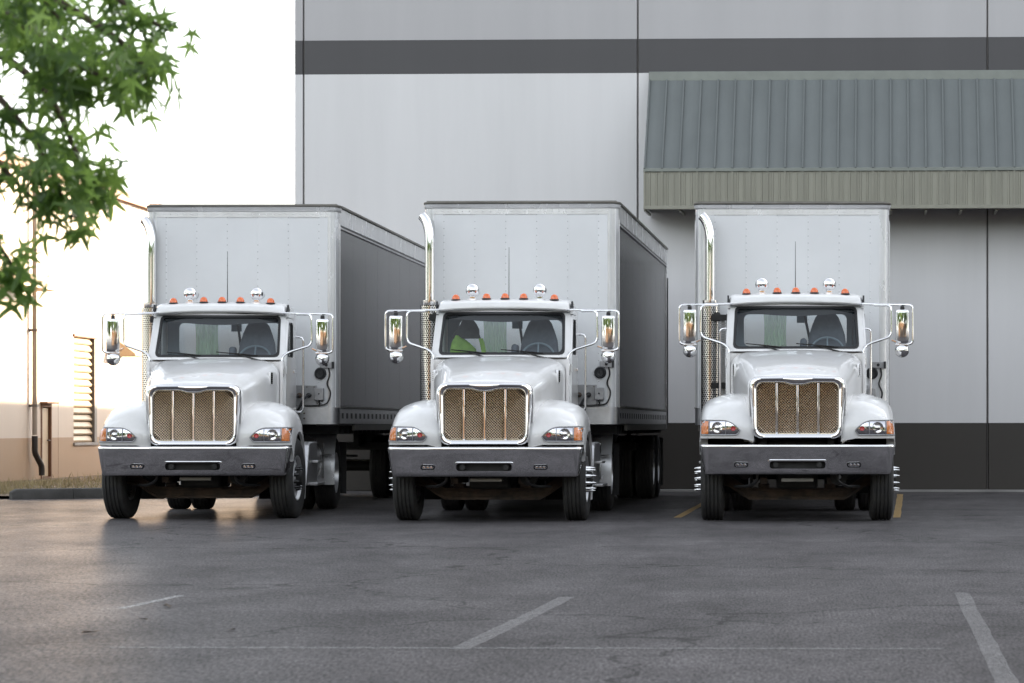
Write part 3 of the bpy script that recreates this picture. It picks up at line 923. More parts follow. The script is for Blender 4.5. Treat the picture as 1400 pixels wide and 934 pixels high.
        MB().lathe([(.030, -.012), (.022, -.002), (.001, .001)], surf(XI + (XO - XI) * .17, 1.085, .008), 'y', 14).build('side_lamp', 'red_reflector', hl)
        c = surf(XI + (XO - XI) * .57, 1.095, .006)
        MB().lathe([(.072, -.006), (.070, -.016), (.060, -.004), (.035, .0), (.033, -.014), (.024, -.022), (.001, -.024)], c, 'y', 20).build('main_lamp', 'chrome_worn', hl)
        for u in (.36, .78): MB().tube([surf(XI + (XO - XI) * u, zlo(u) + .006 + (zhi(u) - zlo(u) - .012) * q / 6, .012) for q in range(7)], .006, 6).build('lamp_rib', 'nose_box_grey', hl)
        patch(.0, 1, .020, 26, 8, .001).build('lens', 'lamp_glass', hl, smooth=60)
        loop = [surf(XI + (XO - XI) * u, zlo(u), .012) for u in [i / 22 for i in range(23)]] + [surf(XI + (XO - XI) * u, zhi(u), .012) for u in [i / 22 for i in range(22, -1, -1)]]
        MB().tube(loop, .0075, 6, closed=True).build('lamp_rim', 'nose_box_grey', hl)
    # ---------------- cab
    BY, BZ, TY, TZ = 1.83, 2.075, 2.235, 2.735
    def wmap(u, v, w):
        k = v / .71
        return Vector((u * (1 - .035 * k), BY + (TY - BY) * k + .11 * (u / .87) ** 2 + w * .86, BZ + (TZ - BZ) * k - w * .35))
    cab = empty_part = None
    cb = MB()
    inn = rrect(0, .355, .815, .292, .055, 6)
    la = resample(rrect(0, .352, .893, .362, .03, 6), 112); li = resample(inn, 112)
    cb.ribbon(la, li, wmap, .05)
    # roof cap
    rs = [(2.215, .800, 2.725), (2.190, .845, 2.748), (2.188, .862, 2.775), (2.205, .870, 2.815), (2.25, .876, 2.842), (2.36, .88, 2.862), (2.55, .885, 2.882), (2.75, .885, 2.885), (2.99, .88, 2.872), (3.09, .87, 2.83), (3.115, .855, 2.76)]
    rings = []
    for y, w, zt in rs:
        zb = 2.722; hgt = zt - zb; ring = [Vector((w, y, zb))]
        rr = min(.085, hgt * .9)
        for j in range(7):
            a = R(90 * j / 6); ring.append(Vector((w - rr + rr * math.cos(a), y + .06 * (w / .87) ** 8 * (1 if y < 2.3 else 0), zt - rr + rr * math.sin(a) - .018)))
        ring += [Vector(((w - rr) * q, y - .0, zt - .018 * q * q)) for q in (.7, .4, .15)]
        ring += [Vector((-p.x, p.y, p.z)) for p in reversed(ring)]
        rings.append(ring)
    cb.loft(rings, True, True)
    # back wall with window, floor, firewall, rear quarters
    cb.plate([(-.885, 1.08), (.885, 1.08), (.885, 2.722), (-.885, 2.722)], [rrect(0, 2.40, .70, .225, .07, 5)], lambda u, v, w: (u, 3.12 - w, v), .04)
    cb.box(-.88, .88, 1.90, 3.08, 1.05, 1.10)
    cb.box(-.87, .87, 1.80, 1.86, 1.0, 2.06)
    for s in (-1, 1):
        x0_, x1_ = sorted((s * .86, s * .898))
        cb.box(x0_, x1_, 2.83, 3.12, 1.06, 2.722)
        cb.box(x0_, x1_, 1.765, 1.925, 1.06, 2.07)
        cb.box(x0_, x1_, 1.925, 2.83, 1.02, 1.13)
        cb.plate([(2.30, 2.665), (2.83, 2.665), (2.83, 2.722), (2.33, 2.722)], [], lambda u, v, w, s=s: (s * (.898 - w), u, v), .035)
    cab = body(cb.build('cab', 'truck_paint', t, smooth=40, bevel=.006))
    # cowl lip below the windshield
    MB().loft([[Vector((x, y + .10 * (x / .87) ** 2, z)) for x in [-.86 + 1.72 * i / 16 for i in range(17)]] for y, z in ((1.70, 2.085), (1.78, 2.092), (1.84, 2.088), (1.85, 2.06))], False).build('cowl', 'truck_paint', cab, smooth=60)
    # rubber seal and glass
    MB().ribbon(resample(rrect(0, .355, .828, .305, .06, 6), 112), resample(rrect(0, .355, .795, .272, .05, 6), 112), lambda u, v, w: wmap(u, v, w - .008), .03).build('windshield_seal', 'rubber_seal', cab)
    gl = []
    for j in range(7):
        gl.append([wmap(-.81 + 1.62 * i / 14, .355 - .29 + .58 * j / 6, .008) for i in range(15)])
    MB().loft(gl, False).build('windshield', 'windshield_glass', cab, smooth=60)
    # dark visor band inside the top of the glass, with drooping ends
    vis = [[wmap(-.80 + 1.6 * i / 24, .655, .03) for i in range(25)], [wmap(-.80 + 1.6 * i / 24, .565 + .022 * math.cos(i / 24 * 6.28) + (.035 if i in (0, 24) else 0), .06) for i in range(25)]]
    MB().loft(vis, False).build('sun_visor', 'dark_interior', cab)
    rg_ = MB().plate(rrect(0, 2.40, .70, .225, .07, 5), [], lambda u, v, w: (u, 3.10 - w, v), .006)
    rg_.build('rear_window', 'window_glass', cab)
    # doors
    for s in (-1, 1):
        outer = [(1.935, 1.14), (2.82, 1.14), (2.82, 2.655), (2.335, 2.655), (2.31, 2.64), (1.955, 2.08), (1.935, 2.02)]
        win = fillet([(2.07, 2.13, 0), (2.735, 2.13, 0), (2.735, 2.60, 0), (2.36, 2.60, 0)], .05, 4, True)
        win = [(p.x, p.y) for p in win]
        dfn = lambda u, v, w, s=s: (s * (.910 - w + .012 * (1 - ((v - 1.7) / .7) ** 2)), u, v)
        door = body(MB().plate(outer, [win], dfn, .05).build('door', 'truck_paint', t, smooth=30, bevel=.006))
        MB().plate(win, [], lambda u, v, w, s=s: (s * (.886 - w), u, v), .006).build('window_pane', 'window_glass', door)
        wi2 = [(p.x, p.y) for p in fillet([(2.11, 2.15, 0), (2.715, 2.15, 0), (2.715, 2.58, 0), (2.375, 2.58, 0)], .05, 4, True)]
        MB().ribbon(win, wi2, lambda u, v, w, s=s: (s * (.905 - w), u, v), .03).build('window_seal', 'rubber_seal', door)
        MB().tube([(s * .905, 2.52, 2.12), (s * .905, 2.52, 2.60)], .012, 6).build('window_bar', 'rubber_seal', door)
        hx = sorted((s * .918, s * .94))
        MB().box(hx[0], hx[1], 2.62, 2.78, 1.92, 1.96).build('door_handle', 'chrome', door, bevel=.006)
        for z in (1.35, 1.95): MB().tube([(s * .915, 1.935, z - .05), (s * .915, 1.935, z + .05)], .013, 6).build('hinge', 'truck_paint', door)
    # dark wedge where the roof cap meets the side rail
    for s in (-1, 1):
        MB().plate([(2.25, 2.742), (2.46, 2.748), (2.34, 2.835), (2.31, 2.835)], [], lambda u, v, w, s=s: (s * (.902 - w), u, v), .022).build('roof_wedge', 'black_plastic', cab)
    # interior
    MB().loft([[Vector((x, y, z)) for x in (-.84, -.4, 0, .4, .84)] for y, z in ((1.92, 2.02), (2.0, 2.13), (2.18, 2.135), (2.30, 2.08), (2.32, 1.5))], False).build('dashboard', 'interior_grey', cab, smooth=60)
    MB().loft([[Vector((x, y, z)) for x in (-.86, 0, .86)] for y, z in ((2.26, 2.69), (2.5, 2.675), (3.07, 2.68))], False).build('headliner', 'interior_grey', cab)
    for s in (-1, 1):
        MB().loft([[Vector((s * .852, y, z)) for y in (1.95, 3.08)] for z in (1.12, 2.10)], False).build('door_trim', 'interior_grey', cab)
    MB().plate([(-.85, 1.1), (.85, 1.1), (.85, 2.68), (-.85, 2.68)], [rrect(0, 2.40, .69, .215, .07, 5)], lambda u, v, w: (u, 3.075 - w, v), .01).build('rear_trim', 'interior_grey', cab)
    def seat(xc, top, w):
        bk = []
        f_ = (top - 1.62) / .995
        for z, k, yb in ((1.62, .98, 2.86), (1.62 + .28 * f_, 1.0, 2.90), (1.62 + .53 * f_, .98, 2.95), (1.62 + .71 * f_, .90, 2.985), (1.62 + .84 * f_, .74, 3.01), (top - .05, .58, 3.03), (top - .012, .46, 3.035), (top, .28, 3.04)):
            yb -= .22
            bk.append([Vector((xc + w * k * math.copysign(abs(math.cos(a)) ** .6, math.cos(a)), yb + .075 * math.copysign(abs(math.sin(a)) ** .6, math.sin(a)), z)) for a in [2 * math.pi * q / 20 for q in range(20)]])
        st = MB().loft(bk, True, True).box(xc - w, xc + w, 2.3, 2.75, 1.48, 1.62)
        return st.build('seat', 'seat_fabric', cab, smooth=60)
    seat(.42, 2.615, .265)
    seat(-.45, 2.14, .25)
    ar = MB().box(.06, .15, 2.55, 2.75, 2.0, 2.28); ar.build('armrest', 'seat_fabric', cab, bevel=.04, seg=3)
    MB().tube([(.12, 2.98, 2.62), (.20, 2.78, 2.22), (.22, 2.7, 1.9)], .018, 6).build('seat_belt', 'dark_interior', cab)
    MB().tube([(.78, 2.98, 2.64), (.76, 2.9, 2.2)], .012, 6).build('seat_belt', 'dark_interior', cab)
    # steering wheel
    sw = [Vector((.42 + .22 * math.cos(a), 2.50 + .10 * math.sin(a), 2.10 + .19 * math.sin(a))) for a in [2 * math.pi * q / 28 for q in range(28)]]
    stw = MB().tube(sw, .014, 6, closed=True)
    for a in (R(90), R(210), R(330)): stw.tube([(.42, 2.47, 2.09), (.42 + .22 * math.cos(a), 2.50 + .10 * math.sin(a), 2.10 + .19 * math.sin(a))], .012, 6)
    stw.tube([(.42, 2.47, 2.09), (.42, 2.2, 1.9)], .03, 8)
    stw.build('steering_wheel', 'interior_grey', cab)
    # small grey card on the rear window
    MB().box(.02, .16, 3.06, 3.072, 2.50, 2.60).build('window_card', 'interior_grey', cab)
    # wipers
    for px_, tip, z0_ in ((-.17, -.66, 2.075), (.58, .0, 2.07)):
        def wp(x, v): return wmap(x, v, -.022)
        wq = MB().lathe([(.001, -.05), (.022, -.05), (.026, -.01), (.026, .02)], wmap(px_, -.01, -.01), 'y', 12)
        mid = px_ + (tip - px_) * .5
        wq.tube([wp(px_, -.005) + Vector((0, -.02, 0)), wp(px_ + (tip - px_) * .25, .035) + Vector((0, -.012, 0)), wp(mid, .082)], [.013, .010, .006], 6)
        wq.tube([wp(px_ + (tip - px_) * .05, .065), wp(mid, .088), wp(tip, .115)], [.006, .009, .006], 6)
        wq.build('wiper', 'black_gloss', cab)
    # roof marker lights and chrome work lamps
    for x in (-.65, -.245, 0, .245, .65):
        zr = 2.862 - .018 * (x / .7) ** 2
        b_ = body(MB().lathe([(.062, -.004), (.062, .014), (.052, .02)], (x, 2.385, zr), 'z', 18).build('marker_base', 'black_plastic', t))
        MB().lathe([(.053, .014), (.051, .04), (.040, .066), (.022, .080), (.001, .084)], (x, 2.385, zr), 'z', 18).build('marker_light', 'amber_lens', b_)
    for x in (-.445, .445):
        c = (x, 2.52, 2.99)
        wl = MB().lathe([(.001, -.098), (.03, -.093), (.06, -.076), (.082, -.045), (.092, 0), (.092, .05), (.086, .075)], c, 'y', 24).build('work_lamp', 'chrome', t, smooth=60); body(wl)
        MB().lathe([(.086, .07), (.05, .082), (.001, .085)], c, 'y', 24).build('lamp_lens', 'lamp_glass', wl)
        MB().box(x - .05, x + .05, 2.46, 2.62, 2.862, 2.880).box(x - .035, x + .035, 2.49, 2.56, 2.878, 2.91).build('lamp_foot', 'chrome', wl, bevel=.006)
        MB().lathe([(.03, .06), (.03, .20), (.055, .24), (.062, .34), (.001, .34)], c, 'y', 16).build('lamp_connector', 'aluminium', wl, bevel=.01)
    # aerial
    MB().tube([(.0, 2.85, 2.86), (.0, 2.86, 3.58)], [.006, .003], 6).build('aerial', 'black_plastic', cab)
    # ---------------- mirrors
    for s in (-1, 1):
        my = 2.02
        fr_ = MB().tube(fillet([(s * .80, 2.26, 2.722), (s * 1.20, 2.10, 2.705), (s * 1.525, my, 2.70), (s * 1.525, my, 2.185), (s * 1.30, my, 2.18)], .06), .0145, 8)
        fr_.tube(fillet([(s * 1.03, 2.16, 2.70), (s * 1.245, my, 2.695), (s * 1.245, my, 2.285), (s * .94, 1.93, 2.185), (s * .872, 1.86, 2.12), (s * .872, 1.84, 1.96)], .075), .0155, 8)
        fr_.tube([(s * 1.25, my, 2.24), (s * 1.40, my, 2.17), (s * 1.52, my, 2.20)], .012, 6)
        mi = body(fr_.build('mirror_arm', 'chrome', t, smooth=60))
        hd = []
        xc, w, d = s * 1.39, .090, .055
        for z, k in ((2.195, .80), (2.203, .95), (2.23, 1), (2.60, 1), (2.627, .95), (2.635, .80)):
            ring = []
            for q in range(20):
                a = 2 * math.pi * q / 20
                ring.append(Vector((xc + w * k * math.copysign(abs(math.cos(a)) ** .5, math.cos(a)), my + .01 + d * k * math.copysign(abs(math.sin(a)) ** .75, math.sin(a)), z)))
            hd.append(ring)
        MB().loft(hd, True, True).build('mirror_head', 'chrome', mi, smooth=50)
        MB().plate(rrect(xc, 2.415, .075, .21, .015, 3), [], lambda u, v, w_: (u, my + .066 + w_, v), .004).build('mirror_glass', 'reflector_silver', mi)
        MB().lathe([(.022, -.02), (.03, .0), (.026, .045), (.012, .05)], (xc, my + .01, 2.635), 'z', 10).build('mirror_clamp', 'black_plastic', mi)
        MB().lathe([(.001, -.052), (.035, -.048), (.065, -.034), (.086, -.008), (.094, .012), (.090, .022), (.001, .022)], (s * 1.385, my + .005, 2.105), 'y', 24).build('spot_mirror', 'chrome', mi, smooth=60)
        MB().box(s * 1.385 - .085, s * 1.385 + .085, my - .03, my + .04, 2.165, 2.183).build('mirror_bracket', 'chrome_worn', mi, bevel=.006)
        bx = sorted((s * .862, s * .905))
        MB().box(bx[0], bx[1], 1.80, 1.87, 1.86, 2.0).build('arm_bracket', 'chrome_worn', mi, bevel=.01)
        # grab rail behind the door
        gb = MB().tube(fillet([(s * .89, 2.98, 2.42), (s * 1.01, 2.98, 2.42), (s * 1.01, 2.98, 1.40), (s * .89, 2.98, 1.40)], .06), .0145, 8)
        body(gb.build('grab_rail', 'chrome', t, smooth=60))
    # ---------------- exhaust stack with perforated heat shield
    ex = MB().tube(catmull([(-1.15, 3.52, 2.0), (-1.15, 3.52, 3.3), (-1.15, 3.52, 3.62), (-1.155, 3.53, 3.80), (-1.185, 3.55, 3.93), (-1.225, 3.575, 4.01), (-1.26, 3.595, 4.05)], 6), .066, 18, caps=False)
    st = ex.build('exhaust_stack', 'chrome', t, smooth=60)
    MB().tube([(-1.222, 3.573, 4.0), (-1.255, 3.593, 4.043)], .058, 14).build('stack_mouth', 'chassis', st)
    MB().lathe([(.075, 0), (.10, 0), (.105, .02), (.105, .10), (.07, .10)], (-1.15, 3.52, 2.80), 'z', 20).build('stack_collar', 'chrome_worn', st)
    hm = bpy.data.meshes.new('heat_shield')
    nseg, r_ = 28, .126
    vv, ff, uvs = [], [], []
    for k in range(nseg + 1):
        a = 2 * math.pi * k / nseg
        for z in (.95, 2.83): vv.append((-1.15 + r_ * math.cos(a), 3.52 + r_ * math.sin(a), z))
    for k in range(nseg): ff.append((2 * k, 2 * k + 2, 2 * k + 3, 2 * k + 1))
    hm.from_pydata(vv, [], ff)
    uvl = hm.uv_layers.new(name='UVMap')
    pc = round(2 * math.pi * r_ / .033)
    for f in hm.polygons:
        for li in f.loop_indices:
            vi = hm.loops[li].vertex_index
            uvl.data[li].uv = ((vi // 2) / nseg * pc, (vv[vi][2] - .95) / .0286)
        f.use_smooth = True
    hm.materials.append(MAT['perforated_steel'])
    link('heat_shield', hm, st)
    for z in (1.7, 2.62): MB().box(-1.13, -.88, 3.30, 3.34, z, z + .08).build('stack_bracket', 'chassis', st)
    MB().lathe([(.045, -.05), (.05, .03), (.03, .07)], (-1.05, 3.40, 2.66), 'z', 12).build('bracket_clamp', 'chassis', st)
    # ribbed cooler fins between stack and cab
    fin = MB()
    for i in range(40): fin.box(-1.02, -.935, 3.36, 3.42, 1.25 + i * .034, 1.25 + i * .034 + .018)
    fin.box(-1.0, -.95, 3.40, 3.43, 1.2, 2.65)
    tag(fin.build('cooler_fins', 'nose_box_grey', t, smooth=0), kind='stuff')
    # ---------------- chassis
    ch = MB()
    for s in (-1, 1):
        a, b = sorted((s * .38, s * .46)); ch.box(a, b, .25, 6.35, .78, 1.03)
    for y in (.35, 2.6, 4.2, 6.2): ch.box(-.38, .38, y, y + .14, .80, 1.0)
    ch = ch.build('chassis_frame', 'chassis', t, bevel=.01)
    MB().box(-.46, .46, .50, 2.0, .62, 1.45).box(-.26, .26, .62, 1.5, .40, .62).build('engine_block', 'chassis', ch, bevel=.04)
    MB().lathe([(.11, -.05), (.11, .05), (.03, .05), (.03, -.05), (.11, -.05)], (.52, .42, .56), 'y', 18).build('air_hose', 'chassis', ch)
    MB().box(-.20, .20, .22, .30, .50, .545).build('tow_plate', 'rail_dull', ch, bevel=.006)
    for s in (-1, 1):
        MB().tube(fillet([(s * .50, .3, .62), (s * .50, .3, .50), (s * .62, .34, .44), (s * .78, .5, .44)], .05), .02, 6).build('brake_hose', 'hose_black', ch)
        MB().lathe([(.001, -.08), (.075, -.08), (.085, -.04), (.085, .04), (.075, .08), (.001, .08)], (s * .66, .80, .60), 'y', 14).build('brake_chamber', 'chassis', ch)
    ax = MB()
    pts = [(-1.0, .52, .07), (-.86, .50, .075), (-.72, .40, .075), (-.60, .335, .075), (.60, .335, .075), (.72, .40, .075), (.86, .50, .075), (1.0, .52, .07)]
    ax.loft([[Vector((x, .93, z - h)), Vector((x, 1.03, z - h)), Vector((x, 1.03, z - h * .55)), Vector((x, .995, z - h * .5)), Vector((x, .995, z + h * .5)), Vector((x, 1.03, z + h * .55)), Vector((x, 1.03, z + h)), Vector((x, .93, z + h)), Vector((x, .93, z + h * .55)), Vector((x, .965, z + h * .5)), Vector((x, .965, z - h * .5)), Vector((x, .93, z - h * .55))] for x, z, h in pts], True, True)
    ax = ax.build('front_axle', 'rusty_steel', t, smooth=20)
    for s in (-1, 1):
        MB().box(s * .42 - .045, s * .42 + .045, .45, 1.55, .47, .55).build('leaf_spring', 'rusty_steel', ax, bevel=.01)
        MB().box(s * .42 - .07, s * .42 + .07, .88, 1.08, .41, .465).build('spring_seat', 'rusty_steel', ax, bevel=.01)
        steer_wheel_at(t, s * 1.068, .98, .52, .2 + s * .1)
        dual_wheel_at(t, s * 1.06, 5.30, .52)
        MB().box(s * .60 - .06, s * .60 + .06, 4.7, 5.9, .56, .66).build('air_spring', 'chassis', ch)
    MB().tube([(-.9, 5.3, .52), (.9, 5.3, .52)], .085, 12).build('drive_axle', 'chassis', t)
    MB().lathe([(.08, -.25), (.2, -.2), (.24, 0), (.2, .2), (.08, .25)], (.0, 5.25, .52), 'x', 18).build('differential', 'chassis', t)
    MB().tube([(0, 2.0, .75), (0, 5.1, .56)], .06, 10).build('drive_shaft', 'chassis', t)
    MB().box(-.55, .55, 4.7, 5.9, 1.06, 1.16).build('fifth_wheel', 'chassis', t, bevel=.02)
    # side steps / battery box
    for s in (-1, 1):
        def sx(a, b): return sorted((s * a, s * b))
        sp_ = MB().plate([(1.86, .40), (3.0, .40), (3.0, .98), (2.30, .98), (2.14, .93)], [], lambda u, v, w, s=s: (s * (1.20 - w), u, v), .50).build('step_box', 'aluminium', t, bevel=.02)
        a, b = sx(1.20, 1.31); MB().box(a, b, 2.15, 2.95, .40, .435).build('step_tread', 'aluminium', sp_, bevel=.005)
        a, b = sx(1.203, 1.28); MB().box(a, b, 2.42, 2.95, .70, .73).build('step_tread', 'aluminium', sp_, bevel=.005)
        a, b = sx(1.02, 1.06); MB().box(a, b, 2.10, 2.16, .75, .93).build('step_handle', 'black_plastic', sp_)
        # fuel tank
        tk = MB().loft([[Vector((s * .86 + .28 * math.copysign(abs(math.cos(q)) ** .7, math.cos(q)), y, .70 + .27 * math.copysign(abs(math.sin(q)) ** .7, math.sin(q)))) for q in [2 * math.pi * i / 20 for i in range(20)]] for y in (3.05, 4.05)], True, True).build('fuel_tank', 'aluminium', t, smooth=50)
        for y in (3.25, 3.8): MB().loft([[Vector((s * .86 + .287 * math.copysign(abs(math.cos(q)) ** .7, math.cos(q)), y + dy, .70 + .277 * math.copysign(abs(math.sin(q)) ** .7, math.sin(q)))) for q in [2 * math.pi * i / 20 for i in range(20)]] for dy in (0, .05)], True, False).build('tank_strap', 'chrome_worn', tk, smooth=50)
        # quarter fender ahead of the drive tyres
        arc = [(5.30 + .62 * math.cos(R(q)), .55 + .62 * math.sin(R(q))) for q in range(180, 109, -10)]
        qf = MB().loft([[Vector((s * x, y, z)) for y, z in [(4.67, .36)] + arc] for x in (.62, 1.235)], False)
        qf.loft([[Vector((s * x, y + .006, z - .002)) for y, z in [(4.67, .36)] + arc] for x in (.62, 1.235)], False)
        qf = qf.build('quarter_fender', 'trailer_corner', t, smooth=50)
        for x in (.80, 1.08): MB().tube([(s * x, 4.64, .45), (s * x, 4.64, .95)], .012, 6).build('fender_rod', 'chrome_worn', qf)
        MB().tube([(s * .64, 4.64, .78), (s * 1.20, 4.64, .78)], .014, 6).build('fender_rod', 'chrome_worn', qf)
        a, b = sx(.66, 1.24); MB().box(a, b, 6.10, 6.12, .20, .95).build('mud_flap', 'black_plastic', t)
    return t

# ------------------------------------------------------------------ trailer prototype (origin on the ground under the front face)
TW, TZ0, TZ1, TL = 1.32, 1.22, 4.27, 10.5
def make_trailer():
    t = empty('box_trailer')
    rc = .13
    xs = [-1.19, -1.06, -.635, -.212, .212, .635, 1.06, 1.19]
    core = MB().box(-TW + .03, TW - .03, .03, TL - .03, TZ0 + .05, TZ1 - .03).build('box_body', 'trailer_white', t)
    for i, (a, b) in enumerate(zip(xs, xs[1:])):
        pr = .0 if i % 2 else .004
        MB().box(a + .0015 - (.012 if i % 2 == 0 else 0), b - .0015 + (.012 if i % 2 == 0 else 0), -pr, .028 - pr, 1.44, 4.10).build('front_panel', 'trailer_white', t, bevel=.002, seg=1)
    rv = MB()
    for x in xs[1:-1]:
        for k in range(28):
            z = 1.52 + k * .095
            rv.lathe([(.008, .0), (.006, -.004), (.0005, -.006)], (x + .002, -.004, z), 'y', 6)
    for k in range(26):
        x = -1.18 + k * .0944
        rv.lathe([(.008, 0), (.006, -.004), (.0005, -.006)], (x, -.012, 4.13), 'y', 6)
    tag(rv.build('rivets', 'trailer_corner', t), kind='stuff')
    def corner(s, r_, y_back, grow):
        return [Vector((s * (1.185), -.0 - grow, 0))] + [Vector((s * (TW - r_ + (r_ + grow) * math.sin(R(a))), r_ - (r_ + grow) * math.cos(R(a)), 0)) for a in range(0, 91, 10)] + [Vector((s * (TW + grow), y_back, 0))]
    for s in (-1, 1):
        pl = corner(s, rc, .17, .006)
        MB().loft([[p + Vector((0, 0, z)) for p in pl] for z in (1.44, 4.10)], False).build('corner_post', 'trailer_corner', t, smooth=50)
        for y in (.145,):
            MB().box(*sorted((s * (TW + .002), s * (TW + .016))), y, y + .03, 1.44, 4.02).build('corner_bead', 'aluminium', t, bevel=.004)
    # front rails
    def band(name, z0, z1, grow, m, yb=.17):
        full = list(reversed(corner(-1, rc, yb, grow))) + corner(1, rc, yb, grow)
        return MB().loft([[p + Vector((0, 0, z)) for p in full] for z in (z0, z1)] , False).build(name, m, t, smooth=50)
    band('bolster_band', TZ0, 1.452, .012, 'aluminium')
    band('front_frieze', 4.09, 4.17, .009, 'trailer_corner')
    full = list(reversed(corner(-1, rc, .2, .0))) + corner(1, rc, .2, .0)
    mm = len(full)
    def offs(g_):
        return list(reversed(corner(-1, rc, .2, g_))) + corner(1, rc, .2, g_)
    rows = []
    for z, g_ in ((4.165, .008), (4.172, .020), (4.20, .026), (4.225, .030), (4.232, .034), (4.255, .034), (4.262, .022), (4.266, -.05)):
        rows.append([p + Vector((0, 0, z)) for p in offs(g_)])
    MB().loft(rows[:5], False).build('top_rail', 'trailer_corner', t, smooth=50)
    MB().loft(rows[3:], False).build('top_lip', 'rail_dull', t, smooth=50)
    MB().box(-TW + .02, TW - .02, .03, TL, 4.262, 4.275).build('roof_sheet', 'rail_dull', t)
    for i in range(6):
        bolts = MB().lathe([(.012, 0), (.012, -.008), (.0005, -.01)], (.72 + (i % 3) * .07, -.012, 1.30 + (i // 3) * .07), 'y', 8)
        bolts.build('bolt', 'rusty_steel', t)
    # sides
    for s in (-1, 1):
        def sbox(name, y0, y1, z0, z1, d0_, d1_, m, bev=.003, par=t):
            a, b = sorted((s * (TW + d0_), s * (TW + d1_)))
            return MB().box(a, b, y0, y1, z0, z1).build(name, m, par, bevel=bev, seg=1)
        nP = 8; pl_ = (TL - .38) / nP
        for i in range(nP):
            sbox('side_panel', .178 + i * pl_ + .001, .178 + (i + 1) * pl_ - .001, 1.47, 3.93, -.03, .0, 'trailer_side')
        sbox('side_moulding', .178, TL - .2, 3.934, 3.962, -.02, .022, 'aluminium')
        sbox('side_moulding', .178, TL - .2, 3.966, 3.99, -.02, .012, 'black_plastic')
        sbox('upper_rail', .178, TL - .2, 3.994, 4.226, -.02, .008, 'trailer_corner')
        sbox('upper_lip', .202, TL, 4.230, 4.262, -.02, .034, 'rail_dull')
        sbox('lower_moulding', .178, TL - .2, 1.442, 1.466, -.02, .024, 'rail_dull')
        lr = sbox('lower_rail', .178, TL - .2, 1.225, 1.438, -.02, .010, 'aluminium')
        sbox('lower_flange', 1.6, TL - .2, 1.13, 1.222, -.04, .006, 'rail_dull')
        k = 0; y = .32
        while y < TL - .5:
            sbox('rail_slot', y, y + .16, 1.30, 1.375, .010, .0125, 'black_plastic', 0, lr)
            y += .42; k += 1
        sbox('rear_post', TL - .195, TL, 1.14, 4.226, -.03, .016, 'trailer_corner')
        sbox('door_edge', TL + .003, TL + .06, 1.2, 3.75, -.05, .03, 'black_plastic')
    MB().box(-TW + .05, TW - .05, TL - .02, TL + .01, 1.2, 4.2).build('rear_door', 'trailer_white', t)
    # nose equipment on the front wall
    MB().box(.66, 1.04, -.022, -.005, 1.47, 1.76).build('gladhand_plate', 'nose_box_grey', t, bevel=.006)
    for x in (.70, .90, 1.0): MB().lathe([(.010, 0), (.010, -.01), (.0005, -.012)], (x, -.022, 1.735), 'y', 8).build('bolt', 'rail_dull', t)
    nb = MB().box(1.01, 1.14, -.10, -.012, 1.55, 1.72).build('junction_box', 'nose_box_grey', t, bevel=.01)
    MB().lathe([(.012, 0), (.010, -.008), (.0005, -.01)], (1.075, -.10, 1.64), 'y', 8).build('box_screw', 'black_plastic', nb)
    MB().lathe([(.082, -.004), (.082, -.03), (.066, -.042), (.055, -.036), (.048, -.044), (.03, -.038), (.001, -.046)], (1.085, 0, 1.925), 'y', 24).build('vent_cap', 'black_plastic', t)
    lb_ = MB().box(1.08, 1.27, -.03, -.005, 1.995, 2.08).build('lamp_bracket', 'nose_box_grey', t, bevel=.004)
    MB().lathe([(.02, -.025), (.02, -.05), (.001, -.054)], (1.17, 0, 2.04), 'y', 12).build('bracket_grommet', 'black_plastic', lb_)
    MB().box(1.245, 1.275, -.055, -.005, 1.99, 2.085).build('bracket_clip', 'black_plastic', lb_)
    MB().tube(catmull([(1.20, -.04, 2.0), (1.215, -.03, 1.9), (1.18, -.03, 1.78), (1.225, -.03, 1.66), (1.20, -.03, 1.55), (1.14, -.035, 1.49), (.95, -.04, 1.475), (.80, -.06, 1.48)], 5), .011, 6).build('wire', 'hose_black', t)
    MB().tube(catmull([(1.07, -.06, 1.55), (1.08, -.05, 1.50), (1.06, -.05, 1.48)], 4), .012, 6).build('wire', 'hose_black', t)
    for q, (x, m) in enumerate(((.80, 'rusty_steel'), (.93, 'black_plastic'))):
        MB().lathe([(.035, -.02), (.035, -.06), (.02, -.07), (.02, -.10), (.03, -.11), (.001, -.12)], (x, 0, 1.62), 'y', 12).build('gladhand', m, t)
        MB().tube(catmull([(x, -.11, 1.62), (x - .06, -.2, 1.55), (x - .12, -.24, 1.42), (x - .22, -.22, 1.36)], 5), .017, 6).build('air_line', 'hose_black', t)
    # underside
    un = MB()
    for i in range(22): un.box(-TW + .06, TW - .06, .5 + i * .45, .56 + i * .45, 1.08, 1.20)
    tag(un.build('cross_members', 'chassis', t), kind='stuff')
    MB().box(-.6, .6, .3, 2.6, 1.165, 1.218).build('coupler_plate', 'chassis', t)
    lg = MB()
    for s in (-1, 1):
        lg.box(s * .62 - .06, s * .62 + .06, 3.0, 3.12, .42, 1.15).box(s * .62 - .045, s * .62 + .045, 3.015, 3.105, .30, .45).box(s * .62 - .13, s * .62 + .13, 2.93, 3.19, .27, .30)
        lg.tube([(s * .62, 3.06, .7), (s * .62, 4.0, 1.12)], .03, 6)
    lg.tube([(-.62, 3.06, .8), (.62, 3.06, .8)], .03, 6)
    lg.tube([(.62, 3.06, .75), (1.15, 3.06, .75), ], .02, 6)
    lg.build('landing_gear', 'chassis', t, bevel=.01)
    sd = MB().box(-1.0, 1.0, 7.6, 10.2, .80, .92).box(-.52, -.44, 7.4, 10.3, .86, 1.12).box(.44, .52, 7.4, 10.3, .86, 1.12).build('bogie_frame', 'chassis', t)
